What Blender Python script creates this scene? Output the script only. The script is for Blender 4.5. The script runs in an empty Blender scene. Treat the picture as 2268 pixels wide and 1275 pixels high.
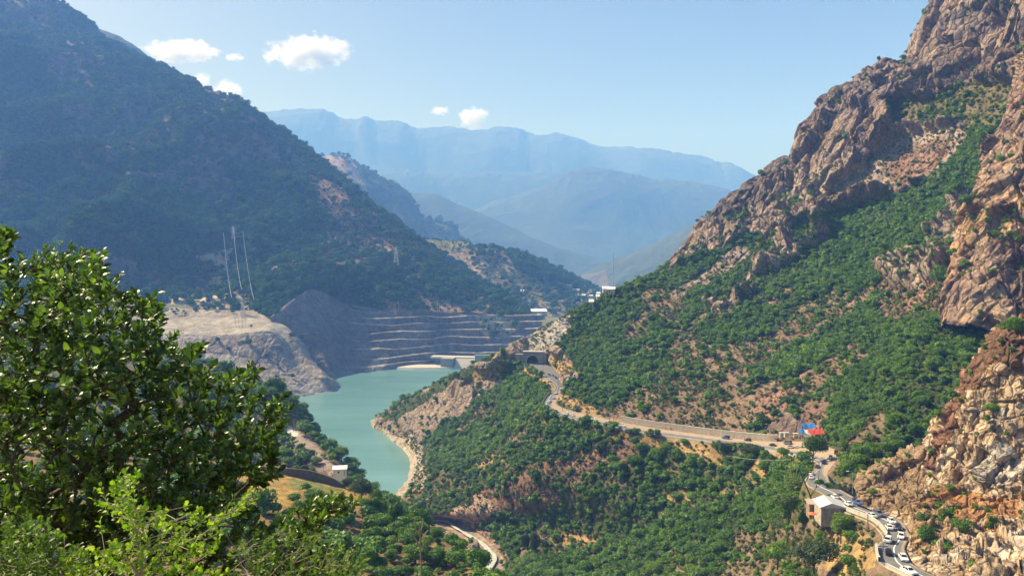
import bpy, math, random
import numpy as np
from mathutils import Vector, Matrix

# ------------------------------------------------------------------ camera, world, sun, exposure
SC = bpy.context.scene
COL = SC.collection
R = math.radians
F = 1700.0            # focal length in photograph pixels (2268 wide)
CZ = 200.0            # eye height above the lake
PITCH = math.atan((637.5 - 560.0) / F)
cam_d = bpy.data.cameras.new('camera')
cam_d.sensor_width = 36.0
cam_d.lens = 36.0 * F / 2268.0
cam_d.clip_start = 0.2
cam_d.clip_end = 80000.0
cam = bpy.data.objects.new('camera', cam_d)
cam.location = (0, 0, CZ)
cam.rotation_euler = (math.pi / 2 - PITCH, 0, 0)
COL.objects.link(cam)
SC.camera = cam

SUN_EL, SUN_AZ = 43.0, -62.0        # azimuth from the view direction (+Y), negative = left
se, sa = R(SUN_EL), R(SUN_AZ)
SUN = Vector((math.sin(sa) * math.cos(se), math.cos(sa) * math.cos(se), math.sin(se)))
world = bpy.data.worlds.new('World')
SC.world = world
world.use_nodes = True
wn = world.node_tree
bg = wn.nodes['Background']
sky = wn.nodes.new('ShaderNodeTexSky')
sky.sky_type = 'NISHITA'
sky.sun_disc = False
sky.sun_elevation = se
sky.sun_rotation = sa
sky.air_density = 1.0
sky.dust_density = 1.9
sky.ozone_density = 1.6
wn.links.new(sky.outputs[0], bg.inputs[0])
bg.inputs[1].default_value = 0.056
sl = bpy.data.lights.new('sun', 'SUN')
sl.energy = 5.0
sl.angle = R(0.5)
sl.color = (1.0, 0.95, 0.86)
so = bpy.data.objects.new('sun', sl)
so.rotation_euler = SUN.to_track_quat('Z', 'Y').to_euler()
so.location = (0, 0, 3000)
COL.objects.link(so)
SC.view_settings.view_transform = 'Standard'
SC.view_settings.look = 'None'
SC.view_settings.exposure = .95
SC.view_settings.gamma = 1.0
SC.cycles.volume_bounces = 4
SC.cycles.max_bounces = 8
SC.cycles.diffuse_bounces = 3
SC.cycles.glossy_bounces = 2
SC.cycles.transmission_bounces = 4
SC.cycles.transparent_max_bounces = 6
SC.cycles.caustics_reflective = False
SC.cycles.caustics_refractive = False

rng = np.random.default_rng(7)
random.seed(7)

# ------------------------------------------------------------------ surveying helpers
cp, sp_ = math.cos(PITCH), math.sin(PITCH)
def ray(px, py):
    x, u = (px - 1134.0) / F, (637.5 - py) / F
    return np.array([x, cp + u * sp_, -sp_ + u * cp])      # camera space (x, up u, forward 1) pitched down
def P(px, py, D):
    r = ray(px, py); return np.array([0, 0, CZ]) + r * (D / r[1])
def Z(px, py, z):
    r = ray(px, py); return np.array([0, 0, CZ]) + r * ((z - CZ) / r[2])
def proj(v):
    v = np.asarray(v, float); x = v[..., 0]; y = v[..., 1]; z = v[..., 2] - CZ
    fw = y * cp - z * sp_; up = y * sp_ + z * cp
    fw = np.where(fw < 0.5, 0.5, fw)
    return 1134 + F * x / fw, 637.5 - F * up / fw

# ------------------------------------------------------------------ numpy noise
_perm = np.random.default_rng(3).permutation(256).astype(np.int64)
_perm = np.concatenate([_perm, _perm])
_val = np.random.default_rng(4).uniform(-1, 1, 256)
def vnoise(p):
    i = np.floor(p).astype(np.int64); f = p - i; u = f * f * f * (f * (f * 6 - 15) + 10); i &= 255
    j = (i + 1) & 255
    def h(a, b, c): return _val[_perm[_perm[_perm[a] + b] + c]]
    x0, y0, z0 = i[:, 0], i[:, 1], i[:, 2]; x1, y1, z1 = j[:, 0], j[:, 1], j[:, 2]
    ux, uy, uz = u[:, 0], u[:, 1], u[:, 2]
    a = h(x0, y0, z0) * (1 - ux) + h(x1, y0, z0) * ux
    b = h(x0, y1, z0) * (1 - ux) + h(x1, y1, z0) * ux
    c = h(x0, y0, z1) * (1 - ux) + h(x1, y0, z1) * ux
    d = h(x0, y1, z1) * (1 - ux) + h(x1, y1, z1) * ux
    return (a * (1 - uy) + b * uy) * (1 - uz) + (c * (1 - uy) + d * uy) * uz
def fbm(p, o=5, g=0.5, ridge=False):
    s = np.zeros(len(p)); a = 1.0; t = 0
    for k in range(o):
        n = vnoise(p * (2.03 ** k) + 17.3 * k)
        if ridge: n = 1 - 2 * np.abs(n)
        s += a * n; t += a; a *= g
    return s / t
def worley(p):
    i = np.floor(p).astype(np.int64); f = p - i
    d1 = np.full(len(p), 9.0); d2 = np.full(len(p), 9.0); cid = np.zeros(len(p)); fac = np.zeros(len(p))
    for dx in (-1, 0, 1):
        for dy in (-1, 0, 1):
            for dz in (-1, 0, 1):
                a, b, c = (i[:, 0] + dx) & 255, (i[:, 1] + dy) & 255, (i[:, 2] + dz) & 255
                hh = _perm[_perm[_perm[a] + b] + c]
                q = np.stack([dx + .5 + .45 * _val[hh], dy + .5 + .45 * _val[(hh * 7 + 31) & 255], dz + .5 + .45 * _val[(hh * 13 + 77) & 255]], 1) - f
                d = (q * q).sum(1)
                n = d < d1
                dirv = np.stack([_val[(hh * 5 + 11) & 255], _val[(hh * 11 + 3) & 255], _val[(hh * 17 + 9) & 255]], 1); fac = np.where(n, (q * dirv).sum(1), fac)
                d2 = np.where(n, d1, np.minimum(d2, d)); cid = np.where(n, _val[(hh * 3 + 5) & 255], cid); d1 = np.where(n, d, d1)
    return np.sqrt(d1), np.sqrt(d2), cid, fac

# ------------------------------------------------------------------ lofted terrain
def pchip(t, y, q):
    t = np.asarray(t, float); y = np.asarray(y, float)
    h = np.diff(t); h = h.reshape((-1,) + (1,) * (y.ndim - 1)); d = np.diff(y, axis=0) / h
    m = np.zeros_like(y); m[0] = d[0]; m[-1] = d[-1]
    if len(t) > 2:
        s = d[:-1] * d[1:]
        m[1:-1] = np.where(s > 0, 2 * s / (d[:-1] + d[1:] + np.where(s > 0, 0, 1)), 0)
    k = np.clip(np.searchsorted(t, q, side='right') - 1, 0, len(t) - 2)
    hh = (t[k + 1] - t[k]); u = ((q - t[k]) / hh).reshape((-1,) + (1,) * (y.ndim - 1)); hh = hh.reshape(u.shape)
    u = np.clip(u, 0, 1)
    return ((2*u**3-3*u**2+1)*y[k] + (u**3-2*u**2+u)*hh*m[k] + (-2*u**3+3*u**2)*y[k+1] + (u**3-u**2)*hh*m[k+1])
def row(pts, ts=None, f=P):
    w = [p if isinstance(p, np.ndarray) else f(*p) for p in pts]
    return (list(range(len(w))) if ts is None else ts, np.array(w))
def surf(rows, nt, nseg, t0=None, t1=None, lin=False):
    """rows: list of (ts, pts). returns grid (nv, nt, 3) and the row parameter of every line"""
    t0 = rows[0][0][0] if t0 is None else t0; t1 = rows[0][0][-1] if t1 is None else t1
    q = np.linspace(t0, t1, nt) if not hasattr(nt, '__len__') else np.asarray(nt)
    A = np.array([pchip(r[0], r[1], q) for r in rows])
    if not hasattr(nseg, '__len__'): nseg = [nseg] * (len(rows) - 1)
    v = np.concatenate([np.linspace(i, i + 1, n, endpoint=False) for i, n in enumerate(nseg)] + [[len(rows) - 1.0]])
    if lin:
        k = np.clip(v.astype(int), 0, len(rows) - 2); u = (v - k)[:, None, None]; G = A[k] * (1 - u) + A[k + 1] * u
    else:
        G = pchip(np.arange(len(rows)), A, v)
    return G, v, q
def gnormal(G):
    a = np.gradient(G, axis=1); b = np.gradient(G, axis=0); n = np.cross(a, b)
    n /= np.linalg.norm(n, axis=2, keepdims=True) + 1e-9
    return n
def inpoly(px, py, poly):
    c = np.zeros(px.shape, bool); n = len(poly); j = n - 1
    for i in range(n):
        xi, yi = poly[i]; xj, yj = poly[j]
        m = ((yi > py) != (yj > py)) & (px < (xj - xi) * (py - yi) / (yj - yi + 1e-12) + xi)
        c ^= m; j = i
    return c

# surface kinds: albedo, rockiness
SOIL = ((0.20, 0.140, 0.095), .3); RED = ((0.23, 0.135, 0.10), .45); DRY = ((0.34, 0.22, 0.10), .15)
SCREE = ((0.31, 0.24, 0.195), .5); CLIFF = ((0.205, 0.155, 0.14), 1.0); TAN = ((0.33, 0.255, 0.205), .9)
YEL = ((0.46, 0.355, 0.25), 1.0); UNDER = ((0.075, 0.095, 0.03), .1); GRAVEL = ((0.40, 0.34, 0.28), .4)
GREY = ((0.34, 0.31, 0.28), .5); BROWN = ((0.17, 0.10, 0.065), .8); MEADOW = ((0.19, 0.185, 0.06), .1)
OLIVE = ((0.15, 0.125, 0.060), .25); PURP = ((0.20, 0.145, 0.125), .6); ASPH = ((0.12,0.115,0.11),0)

def paint(V, base, regions, warp=14, seed=0, wscale=60.0):
    """V (N,3). base=(kind, veg); regions=[(poly, kind, veg)] in survey pixels; edges broken up by noise"""
    px, py = proj(V)
    px = px + warp * fbm(V / wscale + seed, 3) * 1.6; py = py + warp * fbm(V / wscale + 40 + seed, 3) * 1.6
    n = len(V); col = np.empty((n, 3)); col[:] = base[0][0]; rock = np.full(n, base[0][1]); veg = np.full(n, float(base[1]))
    for poly, kind, vg in regions:
        m = inpoly(px, py, poly)
        if kind is not None: col[m] = kind[0]; rock[m] = kind[1]
        if vg is not None: veg[m] = vg
    return col, rock, veg

def grid_mesh(name, G, mat, col=None, rock=None, smooth=True, kind='structure', parent=None):
    nv, nt = G.shape[:2]
    V = G.reshape(-1, 3)
    a = (np.arange(nv - 1)[:, None] * nt + np.arange(nt - 1)[None, :]).ravel()
    Fc = np.stack([a, a + 1, a + nt + 1, a + nt], 1)
    me = raw_mesh(name, V, Fc, mat, smooth)
    if col is not None:
        at = me.attributes.new('Col', 'FLOAT_COLOR', 'POINT')
        at.data.foreach_set('color', np.concatenate([col, np.ones((len(col), 1))], 1).astype(np.float32).ravel())
        at = me.attributes.new('rock', 'FLOAT', 'POINT')
        at.data.foreach_set('value', rock.astype(np.float32))
    ob = bpy.data.objects.new(name, me); COL.objects.link(ob)
    if kind: ob['kind'] = kind
    if parent: ob.parent = parent
    return ob
def raw_mesh(name, V, Fc, mats, smooth=True, midx=None):
    """Fc (n,k) array of equal-size faces"""
    V = np.ascontiguousarray(V, np.float32); Fc = np.ascontiguousarray(Fc, np.int32); n, k = Fc.shape
    me = bpy.data.meshes.new(name)
    me.vertices.add(len(V)); me.vertices.foreach_set('co', V.ravel())
    me.loops.add(n * k); me.loops.foreach_set('vertex_index', Fc.ravel())
    me.polygons.add(n); me.polygons.foreach_set('loop_start', np.arange(0, n * k, k, dtype=np.int32))
    me.polygons.foreach_set('loop_total', np.full(n, k, dtype=np.int32))
    me.polygons.foreach_set('use_smooth', np.full(n, smooth))
    for m in (mats if isinstance(mats, (list, tuple)) else [mats]): me.materials.append(m)
    if midx is not None: me.polygons.foreach_set('material_index', np.asarray(midx, np.int32))
    me.update(calc_edges=True); me.validate(clean_customdata=False)
    return me

# ------------------------------------------------------------------ materials
def nmat(name):
    m = bpy.data.materials.new(name); m.use_nodes = True
    nt = m.node_tree; b = nt.nodes['Principled BSDF']; b.inputs['Specular IOR Level'].default_value = 0.2
    return m, nt, b
def mathn(nt, op, a, b=None):
    n = nt.nodes.new('ShaderNodeMath'); n.operation = op
    for k, v in enumerate((a, b)):
        if v is None: continue
        if isinstance(v, (int, float)): n.inputs[k].default_value = v
        else: nt.links.new(v, n.inputs[k])
    return n.outputs[0]
def noise_n(nt, scale, detail=6, rough=.6, vec=None, typ='noise'):
    if typ == 'noise':
        n = nt.nodes.new('ShaderNodeTexNoise'); n.inputs['Detail'].default_value = detail; n.inputs['Roughness'].default_value = rough
    else:
        n = nt.nodes.new('ShaderNodeTexVoronoi'); n.feature = typ
    n.inputs['Scale'].default_value = scale
    if vec is not None: nt.links.new(vec, n.inputs['Vector'])
    return n
def rampn(nt, fac, stops):
    n = nt.nodes.new('ShaderNodeValToRGB'); e = n.color_ramp.elements
    while len(e) > 1: e.remove(e[-1])
    e[0].position = stops[0][0]; e[0].color = (*stops[0][1], 1)
    for p_, c in stops[1:]:
        x = e.new(p_); x.color = (*c, 1)
    nt.links.new(fac, n.inputs[0]); return n.outputs[0]
def mixc(nt, typ, fac, a, b):
    n = nt.nodes.new('ShaderNodeMix'); n.data_type = 'RGBA'; n.blend_type = typ
    for s, v in ((n.inputs[0], fac), (n.inputs[6], a), (n.inputs[7], b)):
        if isinstance(v, (int, float)): s.default_value = v
        elif isinstance(v, tuple): s.default_value = (*v, 1)
        else: nt.links.new(v, s)
    return n.outputs[2]
def terrain_mat(name, sc, bumpd, fleck=(0.10, 0.10, 0.05), fleckamt=.35):
    """sc = size in metres of the main mottling"""
    m, nt, b = nmat(name)
    geo = nt.nodes.new('ShaderNodeNewGeometry'); pos = geo.outputs['Position']
    ca = nt.nodes.new('ShaderNodeAttribute'); ca.attribute_name = 'Col'
    ra = nt.nodes.new('ShaderNodeAttribute'); ra.attribute_name = 'rock'; rk = ra.outputs['Fac']
    n1 = noise_n(nt, 1 / sc, 8, .65, pos); n2 = noise_n(nt, 5.5 / sc, 5, .7, pos); n3 = noise_n(nt, .17 / sc, 4, .6, pos)
    v1 = rampn(nt, n1.outputs[0], [(.28, (.55, .52, .50)), (.5, (1, 1, 1)), (.72, (1.45, 1.42, 1.36))])
    v2 = rampn(nt, n2.outputs[0], [(.3, (.6, .6, .6)), (.5, (1, 1, 1)), (.75, (1.35, 1.35, 1.35))])
    v3 = rampn(nt, n3.outputs[0], [(.35, (.8, .76, .74)), (.65, (1.15, 1.16, 1.18))])
    c = mixc(nt, 'MULTIPLY', 1.0, ca.outputs['Color'], v1)
    c = mixc(nt, 'MULTIPLY', .8, c, v2); c = mixc(nt, 'MULTIPLY', 1.0, c, v3)
    # rock faces: darker crack lines and paler weathered blocks
    mp = nt.nodes.new('ShaderNodeMapping'); mp.inputs['Scale'].default_value = (1, 1, .55); mp.inputs['Rotation'].default_value = (.25, .3, 0)
    wv = mixc(nt, 'ADD', 1.0, pos, mixc(nt, 'MULTIPLY', 1.0, n1.outputs['Color'], (sc * .4, sc * .4, sc * .4)))
    nt.links.new(wv, mp.inputs['Vector'])
    vo = noise_n(nt, 1.6 / sc, vec=mp.outputs[0], typ='DISTANCE_TO_EDGE')
    vc = noise_n(nt, 1.6 / sc, vec=mp.outputs[0], typ='F1')
    crack = rampn(nt, vo.outputs['Distance'], [(0, (.45, .42, .4)), (.07, (1, 1, 1))])
    c = mixc(nt, 'MULTIPLY', mathn(nt, 'MULTIPLY', rk, .85), c, crack)
    blk = rampn(nt, vc.outputs['Color'], [(0, (.72, .7, .7)), (1, (1.28, 1.25, 1.2))])
    c = mixc(nt, 'MULTIPLY', mathn(nt, 'MULTIPLY', rk, .8), c, blk)
    n4 = noise_n(nt, 2.7 / sc, 6, .7, pos)
    fl = mathn(nt, 'MULTIPLY', rampn(nt, n4.outputs[0], [(.52, (0, 0, 0)), (.62, (1, 1, 1))]), fleckamt)
    c = mixc(nt, 'MIX', fl, c, fleck)
    nt.links.new(c, b.inputs['Base Color']); b.inputs['Roughness'].default_value = .95
    b.inputs['Specular IOR Level'].default_value = .1
    hgt = mathn(nt, 'ADD', mathn(nt, 'MULTIPLY', n1.outputs[0], 1.0), mathn(nt, 'MULTIPLY', n2.outputs[0], .35))
    hr = mathn(nt, 'MULTIPLY', mathn(nt, 'ADD', mathn(nt, 'MULTIPLY', vc.outputs['Distance'], -.8), mathn(nt, 'MINIMUM', mathn(nt, 'MULTIPLY', vo.outputs['Distance'], 4), .5)), rk)
    hgt = mathn(nt, 'ADD', hgt, hr)
    bp = nt.nodes.new('ShaderNodeBump'); bp.inputs['Distance'].default_value = bumpd; bp.inputs['Strength'].default_value = .8
    nt.links.new(hgt, bp.inputs['Height']); nt.links.new(bp.outputs[0], b.inputs['Normal'])
    return m
def plain(name, c, rough=.7, var=.25, scale=.8, spec=.3, bump=0, metal=0):
    m, nt, b = nmat(name)
    geo = nt.nodes.new('ShaderNodeTexCoord')
    n = noise_n(nt, scale, 6, .65, geo.outputs['Object'])
    v = rampn(nt, n.outputs[0], [(.3, (1 - var,) * 3), (.7, (1 + var * .6,) * 3)])
    nt.links.new(mixc(nt, 'MULTIPLY', 1.0, c, v), b.inputs['Base Color'])
    b.inputs['Roughness'].default_value = rough; b.inputs['Specular IOR Level'].default_value = spec; b.inputs['Metallic'].default_value = metal
    if bump:
        bp = nt.nodes.new('ShaderNodeBump'); bp.inputs['Distance'].default_value = bump
        nt.links.new(n.outputs[0], bp.inputs['Height']); nt.links.new(bp.outputs[0], b.inputs['Normal'])
    return m
M_R = terrain_mat('right_slope_ground', 5.0, 1.6, (.09, .10, .045), .6)
M_NEARCLIFF = terrain_mat('near_cliff_rock', 4.5, 1.3, (.20, .15, .07), .3)
M_FARRIGHT = terrain_mat('cliff_rock', 9.0, 2.4, (.11, .10, .055), .4)
M_LEFT = terrain_mat('left_mountain_ground', 26.0, 9.0, (.06, .075, .035), .5)
M_CUT = terrain_mat('cut_slope', 14.0, 3.0, (.2, .17, .14), .15)
M_HILL = terrain_mat('near_hill_ground', 3.2, .7, (.10, .11, .04), .35)
M_FAR = terrain_mat('far_ridge_ground', 160.0, 5.0, (.04, .06, .035), .4)

SHORE = -3.0
scat = {}           # scatter requests
def scatter(key, G, veg, size, maxn=None, nmin=.0, seed=1, clump=None):
    """trees on grid G: positions weighted by area x veg"""
    g = np.random.default_rng(seed)
    a = G[:-1, :-1]; b = G[:-1, 1:]; c = G[1:, :-1]; d = G[1:, 1:]
    ar = .5 * (np.linalg.norm(np.cross(b - a, c - a), axis=2) + np.linalg.norm(np.cross(b - d, c - d), axis=2))
    vg = veg.reshape(G.shape[:2]); vg = .25 * (vg[:-1, :-1] + vg[1:, :-1] + vg[:-1, 1:] + vg[1:, 1:])
    vg = np.where(a[..., 2] < 1.5, 0, vg)
    w = (ar * vg / size ** 2).ravel(); tot = w.sum(); n = int(tot)
    if maxn: n = min(n, maxn)
    idx = g.choice(len(w), n, p=w / tot)
    i, j = np.unravel_index(idx, ar.shape); u = g.random((n, 1)); v = g.random((n, 1))
    pos = (G[i, j] * (1-u) + G[i, j+1] * u) * (1-v) + (G[i+1, j] * (1-u) + G[i+1, j+1] * u) * v
    s = size * np.clip(g.lognormal(-.06, .42, n) * (1 + .45 * fbm(pos / (size * 14), 2)), .4, 2.4)
    scat.setdefault(key, []).append((pos, s))
    return n
# ------------------------------------------------------------------ the road bench (stations: outer edge, inner edge, level)
ST = [((1162,806),(1198,803),100),((1180,820),(1222,812),99),((1212,842),(1243,834),97.5),((1229,858),(1251,851),95.5),
      ((1208,880),(1243,874),93),((1200,900),(1233,892),91.5),((1224,918),(1250,903),91),((1300,936),(1305,918),90.5),
      ((1400,957),(1405,939),90.5),((1560,979),(1563,962),93),((1690,997),(1695,976),97),((1765,1012),(1782,976),102),
      ((1806,1024),(1847,992),108),((1800,1044),(1852,1020),111),((1783,1062),(1835,1052),113),((1795,1080),(1845,1072),115),
      ((1830,1098),(1878,1092),117),((1870,1128),(1925,1117),119),((1925,1150),(1985,1144),121),((1960,1182),(2014,1178),122.5),
      ((1938,1215),(2006,1218),124),((1955,1252),(2030,1252),125),((2030,1292),(2120,1295),126),((2200,1400),(2300,1400),126)]
TS = list(range(24))
OUT = np.array([Z(*s[0], s[2]) for s in ST]); INN = np.array([Z(*s[1], s[2]) for s in ST])
QS = np.linspace(0, 23, 461)
def roadpt(t, f):
    """point at station t, f=0 outer .. 1 inner"""
    o = pchip(TS, OUT, np.array([t]))[0]; i = pchip(TS, INN, np.array([t]))[0]; return o * (1 - f) + i * f

def rockdisp(G, rock, amp, sc, mask=None, vert=.45, seed=0, blk=.5, wrp=.14, rw=.75):
    """push rocky ground in and out: buttresses, gullies and blocks"""
    V = G.reshape(-1, 3); N = gnormal(G).reshape(-1, 3)
    up = N[:, 2].mean() 
    if up < 0: N = -N
    p = V / sc * np.array([1, 1, vert]) + seed
    w = wrp * np.stack([fbm(p + 9, 3), fbm(p + 19, 3), fbm(p + 29, 3)], 1)
    r1 = fbm(p + w, 6, .52, True)
    pp = p @ np.array([[.96, .1, .26], [-.12, .99, .04], [-.25, -.08, .96]])      # bedding dips to one side
    d1, d2, cid, fc = worley(pp * 2.2 + w * 1.6)
    _, _, cid2, fc2 = worley(pp * 6.1 + w * 2.5)
    b = cid * .55 + fc * 1.1 + np.minimum((d2 - d1) * 4, .35) + cid2 * .22 + fc2 * .5
    soft = fbm(V / (sc * 1.5) + 3, 5)
    dsp = rock * (r1 * rw + blk * b) + (1 - rock) * soft * .35
    if mask is not None: dsp = dsp * mask
    return (V + N * (amp * dsp)[:, None]).reshape(G.shape)

# ---------------- right mountain, lower slope: from the road's outer edge down to shore and river
K = {'-2': 0}
bk = lambda p, dx, dy, dz: p + np.array([dx, dy, dz])
kt = [-2, -1, 0, 3, 5, 7, 8, 9, 10, 11, 13, 16, 18, 20, 22, 23]
e_top, e1, e2, e3 = Z(1095,797,102), Z(1000,832,76), Z(905,886,40), Z(818,943,SHORE)
r_top = ([-2, -1] + TS, np.array([bk(e_top, -15, 50, -40), e_top] + list(OUT)))
r1 = row([bk(e1, -20, 60, -45), e1, Z(1080,880,66), Z(1140,930,62), Z(1120,985,60), Z(1190,1040,58), Z(1280,1060,60), Z(1420,1090,62), Z(1540,1120,65),
          Z(1610,1160,68), Z(1680,1190,78), Z(1750,1230,88), Z(1860,1262,108), Z(1890,1330,112), Z(2000,1400,115), Z(2150,1550,112)], kt)
r2 = row([bk(e2, -20, 60, -45), e2, Z(980,935,34), Z(1020,990,32), Z(1000,1040,28), Z(1040,1090,26), Z(1110,1118,28), Z(1240,1158,28), Z(1340,1200,30),
          Z(1400,1250,35), Z(1480,1300,48), Z(1560,1400,62), Z(1700,1480,90), Z(1740,1600,85), Z(1850,1750,90), Z(2000,1900,90)], kt)
r3 = row([bk(e3, -20, 60, -8), e3, Z(872,985,SHORE), Z(900,1032,SHORE), Z(893,1060,SHORE), Z(868,1095,-2), Z(890,1143,3), Z(1000,1150,5), Z(1085,1200,5),
          Z(1120,1250,5), Z(1110,1330,5), Z(1150,1500,5), Z(1300,1700,40), Z(1400,1900,40), Z(1500,2100,45), Z(1600,2300,50)], kt)
ql = np.concatenate([np.linspace(-2, 0, 90, endpoint=False), np.linspace(0, 23, 760)])
G, v, q = surf([r_top, r1, r2, r3], ql, [150, 150, 130])
V = G.reshape(-1, 3)
vv = np.repeat(v, len(q)); qq = np.tile(q, len(v))
LOWREG = [
 ([(1100,790),(1060,800),(980,830),(880,895),(810,945),(860,990),(900,1010),(960,960),(1010,925),(1090,870),(1120,830)], TAN, .06),       # pale ribbed scree above the lake
 ([(1060,800),(1000,820),(900,890),(840,925),(880,930),(960,880),(1010,850),(1060,830)], UNDER, .35),
 ([(975,870),(905,930),(870,975),(900,985),(960,945),(1060,880),(1100,850),(1000,860)], TAN, .05),
 ([(1060,820),(1130,812),(1100,850),(1030,860)], DRY, .1),
 ([(800,940),(870,960),(915,958),(945,1000),(958,1050),(935,1085),(890,1105),(860,1060),(850,1000)], GRAVEL, .03),
 ([(885,985),(905,990),(918,1040),(900,1060),(885,1030)], MEADOW, .2),
 ([(1165,815),(1215,840),(1230,858),(1212,862),(1180,845),(1150,830)], DRY, .15),
 ([(1300,985),(1380,960),(1500,975),(1600,990),(1640,1000),(1600,1020),(1480,1005),(1420,1000),(1350,1010)], DRY, .22),
 ([(1380,965),(1500,985),(1560,990),(1560,1002),(1450,1002),(1390,990)], DRY, .1),
 ([(1560,1000),(1620,1010),(1600,1035),(1540,1030)], DRY, .2),
 ([(1280,1010),(1400,970),(1430,1000),(1300,1060),(1260,1120),(1200,1150),(1120,1130),(1090,1090),(1180,1040)], RED, .16),
 ([(1180,1060),(1120,1080),(1060,1100),(1100,1140),(1150,1140),(1200,1120)], RED, .12),
 ([(1130,1130),(1240,1130),(1200,1150),(1140,1150)], DRY, .15),
 ([(960,1150),(1000,1130),(1070,1100),(1100,1140),(1070,1165),(1110,1210),(1100,1250),(1070,1240),(1000,1165)], ((.36,.25,.20),.5), .03),  # pale pink cut bank, colour lightened to make up for missing sun
 ([(1230,1195),(1330,1180),(1350,1195),(1290,1215),(1240,1215)], DRY, .1),
 ([(1500,1090),(1540,1095),(1580,1110),(1520,1120),(1470,1115)], DRY, .15),
 ([(1590,1095),(1650,1088),(1640,1105),(1600,1110)], DRY, .1),
 ([(1620,1195),(1760,1180),(1780,1240),(1740,1300),(1560,1300),(1640,1240)], SOIL, .35),
 ([(1760,1170),(1850,1150),(1900,1160),(1960,1180),(1940,1210),(1960,1250),(2030,1290),(2000,1400),(1800,1400),(1780,1280)], SOIL, .12),
 ([(1850,1180),(1935,1190),(1950,1260),(1900,1290),(1840,1275)], DRY, .12),
 ([(1760,980),(1820,1010),(1800,1030),(1740,1030)], DRY, .1),
 ([(940,1010),(1020,1040),(1050,1100),(960,1120),(900,1120),(960,1060)], OLIVE, .45),
]
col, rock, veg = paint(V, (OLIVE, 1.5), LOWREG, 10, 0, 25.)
px, py = proj(V)
patch = fbm(V / 55., 4)
bare = (patch > .34) & (veg > .5)
col[bare] = np.where((fbm(V[bare] / 90. + 7, 2) > -.1)[:, None], SOIL[0], DRY[0]); veg[bare] = .45
# lush thicket
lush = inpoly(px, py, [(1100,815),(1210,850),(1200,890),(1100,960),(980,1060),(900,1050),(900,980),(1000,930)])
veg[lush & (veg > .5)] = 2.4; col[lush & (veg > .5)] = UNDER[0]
col[V[:, 2] < 3] = GRAVEL[0]; veg[V[:, 2] < 4] = 0
mask = np.clip(vv * 3, 0, 1) * np.clip(1.5 - abs(qq) * 0, 0, 1)
G2 = rockdisp(G, rock, 7.0, 42.0, mask, .6, 5, .3)
V2 = G2.reshape(-1, 3)
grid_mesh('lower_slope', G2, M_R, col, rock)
scatter('right', G2, veg * 1.1, 3.5, seed=11); scatter('low', G2, (.25 + .35 * (fbm(V / 18., 3) > 0)) * (rock < .6) * (V[:, 2] > 5), 1.7, seed=51)
GLOW = G2

# ---------------- right mountain, upper slope: from the road's inner edge up to the crags
I = INN.copy(); TB = [-2, -1, 0, .4] + TS[1:]
ku = [-1, 0, 1, 3, 5, 7, 8, 9, 10, 11, 12, 14, 16, 19, 23]
base = (TB, np.array([P(1080,812,730), P(1098,797,704), P(1156,800,712), P(1206,799,708)] + list(I[1:15]) + [P(1875,1090,272), P(1915,1078,284), P(1960,1060,292), P(2010,1040,296), P(2080,1020,298), P(2150,1000,298), P(2250,1000,296), P(2500,1000,290), P(2800,1000,290)]))
def up(pts, ts=ku):
    w = [P(*p) for p in pts]; return ([-2] + ts, np.array([w[0] + np.array([-14, 28, -12])] + w))
u1 = up([(1100,790,706),(1162,785,708),(1225,780,690),(1262,805,645),(1310,830,600),(1400,840,560),(1510,850,525),(1660,865,480),(1760,870,445),(1860,870,410),(1920,880,375),(1970,920,335),(2040,960,318),(2200,930,325),(2600,950,320)])
u2 = up([(1104,784,709),(1168,765,713),(1228,750,700),(1295,750,685),(1370,750,660),(1470,740,640),(1590,740,600),(1740,730,560),(1850,720,525),(1960,690,490),(2040,680,460),(2110,720,415),(2200,800,370),(2400,850,360),(2800,900,350)])
u3 = up([(1110,779,713),(1176,750,720),(1240,725,712),(1325,700,720),(1430,665,720),(1530,620,725),(1660,580,700),(1800,530,670),(1910,480,645),(2060,400,610),(2180,340,570),(2270,330,530),(2400,400,460),(2700,550,420),(3100,600,380)])
u4 = up([(1118,774,717),(1190,733,728),(1265,695,735),(1350,652,755),(1480,592,780),(1565,492,800),(1620,437,802),(1688,402,805),(1730,366,805),(1758,361,803),(1777,330,800),(1782,300,797),(1812,262,792),(1850,212,785),(1920,172,775),(1965,135,768),(2000,138,760),(2035,105,755),(2048,62,750),(2074,20,742),(2100,-40,735),(2250,-260,700),(2400,-300,660),(2600,-300,600),(3000,-200,560),(3500,0,500)],
        [-1, 0, 1, 3, 5, 7, 7.5, 8, 8.3, 8.5, 8.7, 8.9, 9.2, 9.5, 9.8, 10, 10.2, 10.4, 10.6, 10.8, 11, 12, 14, 16, 19, 23])
u5 = (u4[0], u4[1] + np.array([30, 130, -110]))
qu = np.concatenate([np.linspace(-2, 5, 220, endpoint=False), np.linspace(5, 13, 760, endpoint=False), np.linspace(13, 23, 160)])
G, v, q = surf([base, u1, u2, u3, u4, u5], qu, [110, 120, 160, 330, 12])
V = G.reshape(-1, 3); vv = np.repeat(v, len(q)); qq = np.tile(q, len(v))
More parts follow.
